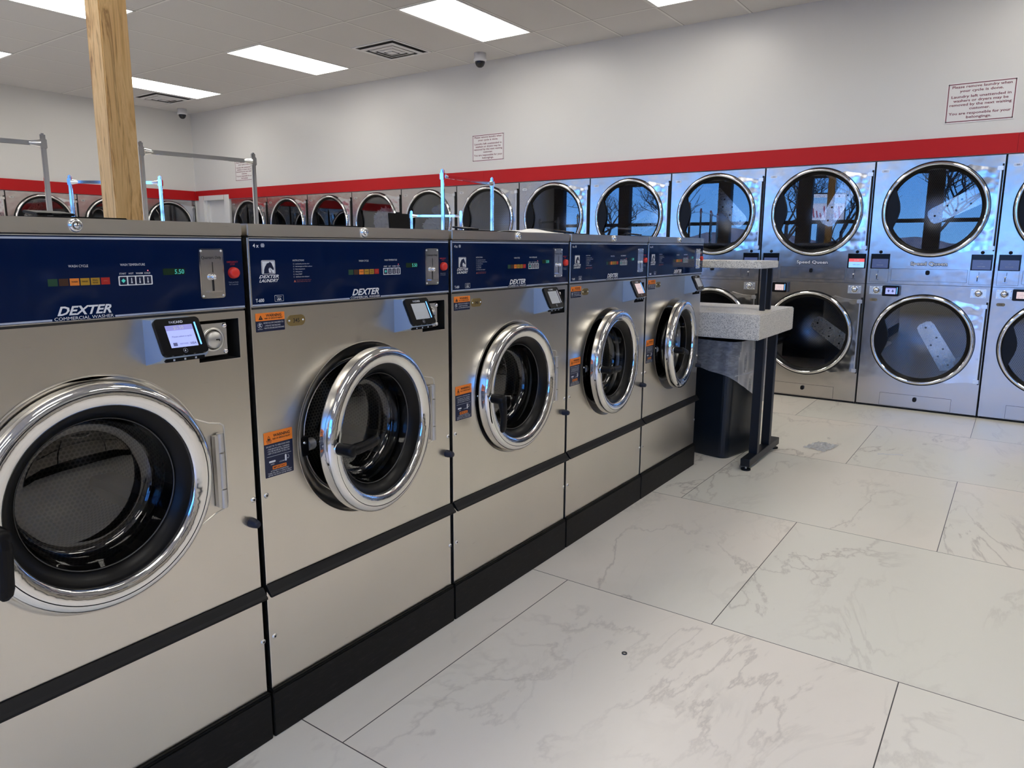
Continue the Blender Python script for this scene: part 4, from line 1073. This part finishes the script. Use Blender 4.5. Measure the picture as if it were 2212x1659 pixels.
def liner(b):
    base = rrect(.219, .219, .055, 10); n_ = len(base)
    # resample the perimeter evenly
    per = [math.dist(base[i], base[(i+1) % n_]) for i in range(n_)]; tot = sum(per); K = 150; P_ = []
    for k in range(K):
        d = tot*k/K; i = 0
        while d > per[i]: d -= per[i]; i += 1
        f = d/per[i]; p, q = base[i], base[(i+1) % n_]; P_.append((p[0]+(q[0]-p[0])*f, p[1]+(q[1]-p[1])*f))
    rows = 16; g = []
    for k, p in enumerate(P_):
        # hem: lowest at the right front corner, rising towards the left
        hem = .45 - .12*max(-1, min(1, (p[0]*1.0 - p[1]*.35)/.22)) + .002*math.sin(k*.35)
        c_ = []
        for r_ in range(rows+1):
            v_ = r_/rows; z = .745+(hem-.745)*v_; s_ = 1.075+.010*math.sin(k*.83+v_*3)+.010*math.sin(k*.37-v_*6)+.012*v_
            taper = 1-.05*(.745-z); c_.append((p[0]*s_*taper, p[1]*s_*taper, z))
        g.append(c_)
    for k in range(K):
        for r_ in range(rows): b.face((g[k][r_], g[(k+1) % K][r_], g[(k+1) % K][r_+1], g[k][r_+1]), 'clear_plastic', True)
ln = obj('liner', liner, t, label='clear plastic bag liner folded over the rim')
def ltag(b):
    b.rect(-.03, .03, 0, .115, 0, 'pink_ink', .001, .004); b.rect(-.027, .027, .003, .045, -.0006, 'white_ink'); b.lathe([(.024, -.0007), (.0, -.0007)], 'clear_plastic', (0, .080), 20)
    b.lathe([(.026, -.0009), (.022, -.0009)], 'pink_ink', (0, .080), 20)
obj('liner_tag', ltag, t, None, (.055, -.2485, .485), label='pink and white paper tag')
def cordf(b):
    pts = [(-.24, -.252, .545), (-.10, -.262, .548), (.03, -.262, .565), (.14, -.258, .59), (.24, -.235, .615)]
    for p, q in zip(pts, pts[1:]): b.cyl(p, q, .0022, 'white_ink', n=6)
obj('drawstring', cordf, t)

# scraps on the floor
def scrap(b):
    rnd = random.Random(4); n_ = 14; g = [[Vector((i*.016, j*.011, .002+rnd.random()*.012)) for j in range(n_)] for i in range(n_)]
    for i in range(n_-1):
        for j in range(n_-1): b.face((g[i][j], g[i+1][j], g[i+1][j+1], g[i][j+1]), 'clear_plastic', True)
o = obj('plastic_scrap', scrap); o.location = (4.86, .93, 0.0); o.rotation_euler = (0, 0, R(-15)); tag(o, 'crumpled clear plastic scrap on the marble floor', 'scrap')
def strip(b):
    for i in range(5): b.bar((i*.03, .006*math.sin(i*2), .002), ((i+1)*.03, .006*math.sin((i+1)*2), .002), .004, 'white_ink', .002)
o = obj('paper_strip', strip); o.location = (5.02, .64, 0.001); o.rotation_euler = (0, 0, R(-65)); tag(o, 'thin white strip lying on the floor right of the plastic scrap', 'scrap')
o = obj('metal_ring', lambda b: b.lathe([(.009, 0), (.009, .003), (.005, .003), (.005, 0), (.009, 0)], 'steel_dark', axis='z', n=16)); o.location = (1.98, .93, 0); tag(o, 'tiny dark metal ring on the pale floor near the washers', 'metal ring')

# ------------------------------------------------------------------ outside: seen through the storefront and mirrored in the glass
struct('ground', lambda b: b.box(-70, XW-.16, -60, 70, -.25, -.12, 'asphalt'))
def snowbank(b):
    nx, ny = 40, 6
    g = [[Vector((-46-j*1.3, -40+i*2.2, -.12+(.9+.5*math.sin(i*1.7)+.4*math.sin(i*.6))*math.sin(math.pi*j/ny))) for j in range(ny+1)] for i in range(nx+1)]
    for i in range(nx):
        for j in range(ny): b.face((g[i][j], g[i][j+1], g[i+1][j+1], g[i+1][j]), 'snow', True)
tag(obj('snow_bank', snowbank, kind='stuff'), 'long low snow bank beyond the parking lot outside', 'snow')
def tree_mesh(seed):
    def f(b):
        rnd = random.Random(seed)
        def grow(p, d, ln_, r_, lev):
            q = p
            for s_ in range(3):
                nd = (d+Vector((rnd.uniform(-.25, .25), rnd.uniform(-.25, .25), rnd.uniform(-.05, .15)))).normalized(); q2 = q+nd*ln_/3
                b.cyl(q, q2, r_*(1-.15*s_), 'bark', r1=r_*(1-.15*(s_+1)), n=4, cap=False); q = q2; d = nd
                if lev > 0 and s_ > 0:
                    for _ in range(2):
                        a = Vector((rnd.uniform(-1, 1), rnd.uniform(-1, 1), rnd.uniform(-.1, .9))).normalized(); grow(q, (d*.45+a).normalized(), ln_*.72, r_*.52, lev-1)
        grow(Vector((0, 0, 0)), Vector((0, 0, 1)), 2.3, .13, 4)
    return f
tl = ['bare winter tree outside, nearest the storefront', 'bare winter tree outside beside the roadside sign', 'bare winter tree outside at the far end of the lot', 'bare winter tree outside beyond the snow bank', 'bare winter tree outside towards the near corner', 'bare winter tree outside with a leaning crown', 'bare winter tree outside behind the sign post', 'bare winter tree outside among the farthest']
for i, (x, y, s_) in enumerate(((-26, 26.5, 1.2), (-27, 10.6, 1.15), (-30, 17.5, 1.1), (-38, 34, 1.6), (-25, -1.5, 1.1), (-27, 3.6, 1.3), (-24, 7.2, .95), (-29, 22.2, 1.0))):
    o = obj('bare_tree', tree_mesh(i % 3+11), None, 'tree%d' % (i % 3)); o.location = (x, y, -.12); o.scale = (s_, s_, s_); o.rotation_euler = (0, 0, i*1.3); tag(o, tl[i], 'tree', 'bare trees outside')
t = thing('roadside_sign', 'lit box sign with blue stripe and red writing outside the storefront', 'sign', (-15, 6.1, -.12), R(62))
obj('post', lambda b: b.box(-.12, .12, -.1, .1, 0, 2.3, 'leg_black'), t)
obj('sign_box', lambda b: b.box(-.75, .75, -.15, .15, 2.3, 3.35, 'leg_black'), t)
def face_(b):
    b.rect(-.70, .70, 2.35, 3.30, -.156, 'white_plastic'); b.rect(-.70, .70, 2.98, 3.18, -.160, 'lcd_sky')
    for i in range(9): b.bar((-.55+i*.125, -.161, 2.48), (-.55+i*.125+.05, -.161, 2.88-.08*((i*3) % 4)), .01, 'red_block', .05)
obj('sign_face', face_, t)
m = mat('woods', (.10, .085, .08), .95)
L(m, ramp(m, noise(m, coords(m, (1, 1, .4)), 1.2, 5, .7), [(.35, (.12, .12, .13)), (.65, (.28, .27, .28))]), bsdf(m).inputs['Base Color'])
def ridge(b):
    rnd = random.Random(2); n_ = 120; z = [2.0+.6*math.sin(i*.21)+.4*math.sin(i*.57+1)+rnd.uniform(0, .4) for i in range(n_+1)]
    for i in range(n_):
        y0, y1 = -70+i*1.4, -70+(i+1)*1.4
        b.face(((-60, y0, -.2), (-60, y1, -.2), (-63, y1, z[i+1]), (-63, y0, z[i])), 'woods'); b.face(((-63, y0, z[i]), (-63, y1, z[i+1]), (-69, y1, -.2), (-69, y0, -.2)), 'woods')
tag(obj('wooded_ridge', ridge, kind='stuff'), 'low brown wooded ridge on the horizon outside', 'woods')
t = thing('far_building', 'low brown building across the parking lot outside', 'building', (-42, -26, -.12))
obj('wall', lambda b: b.box(0, 8, -10, 10, 0, 3.0, 'brick_far'), t); obj('roof', lambda b: b.box(-.4, 8.4, -10.4, 10.4, 3.0, 3.3, 'snow'), t)
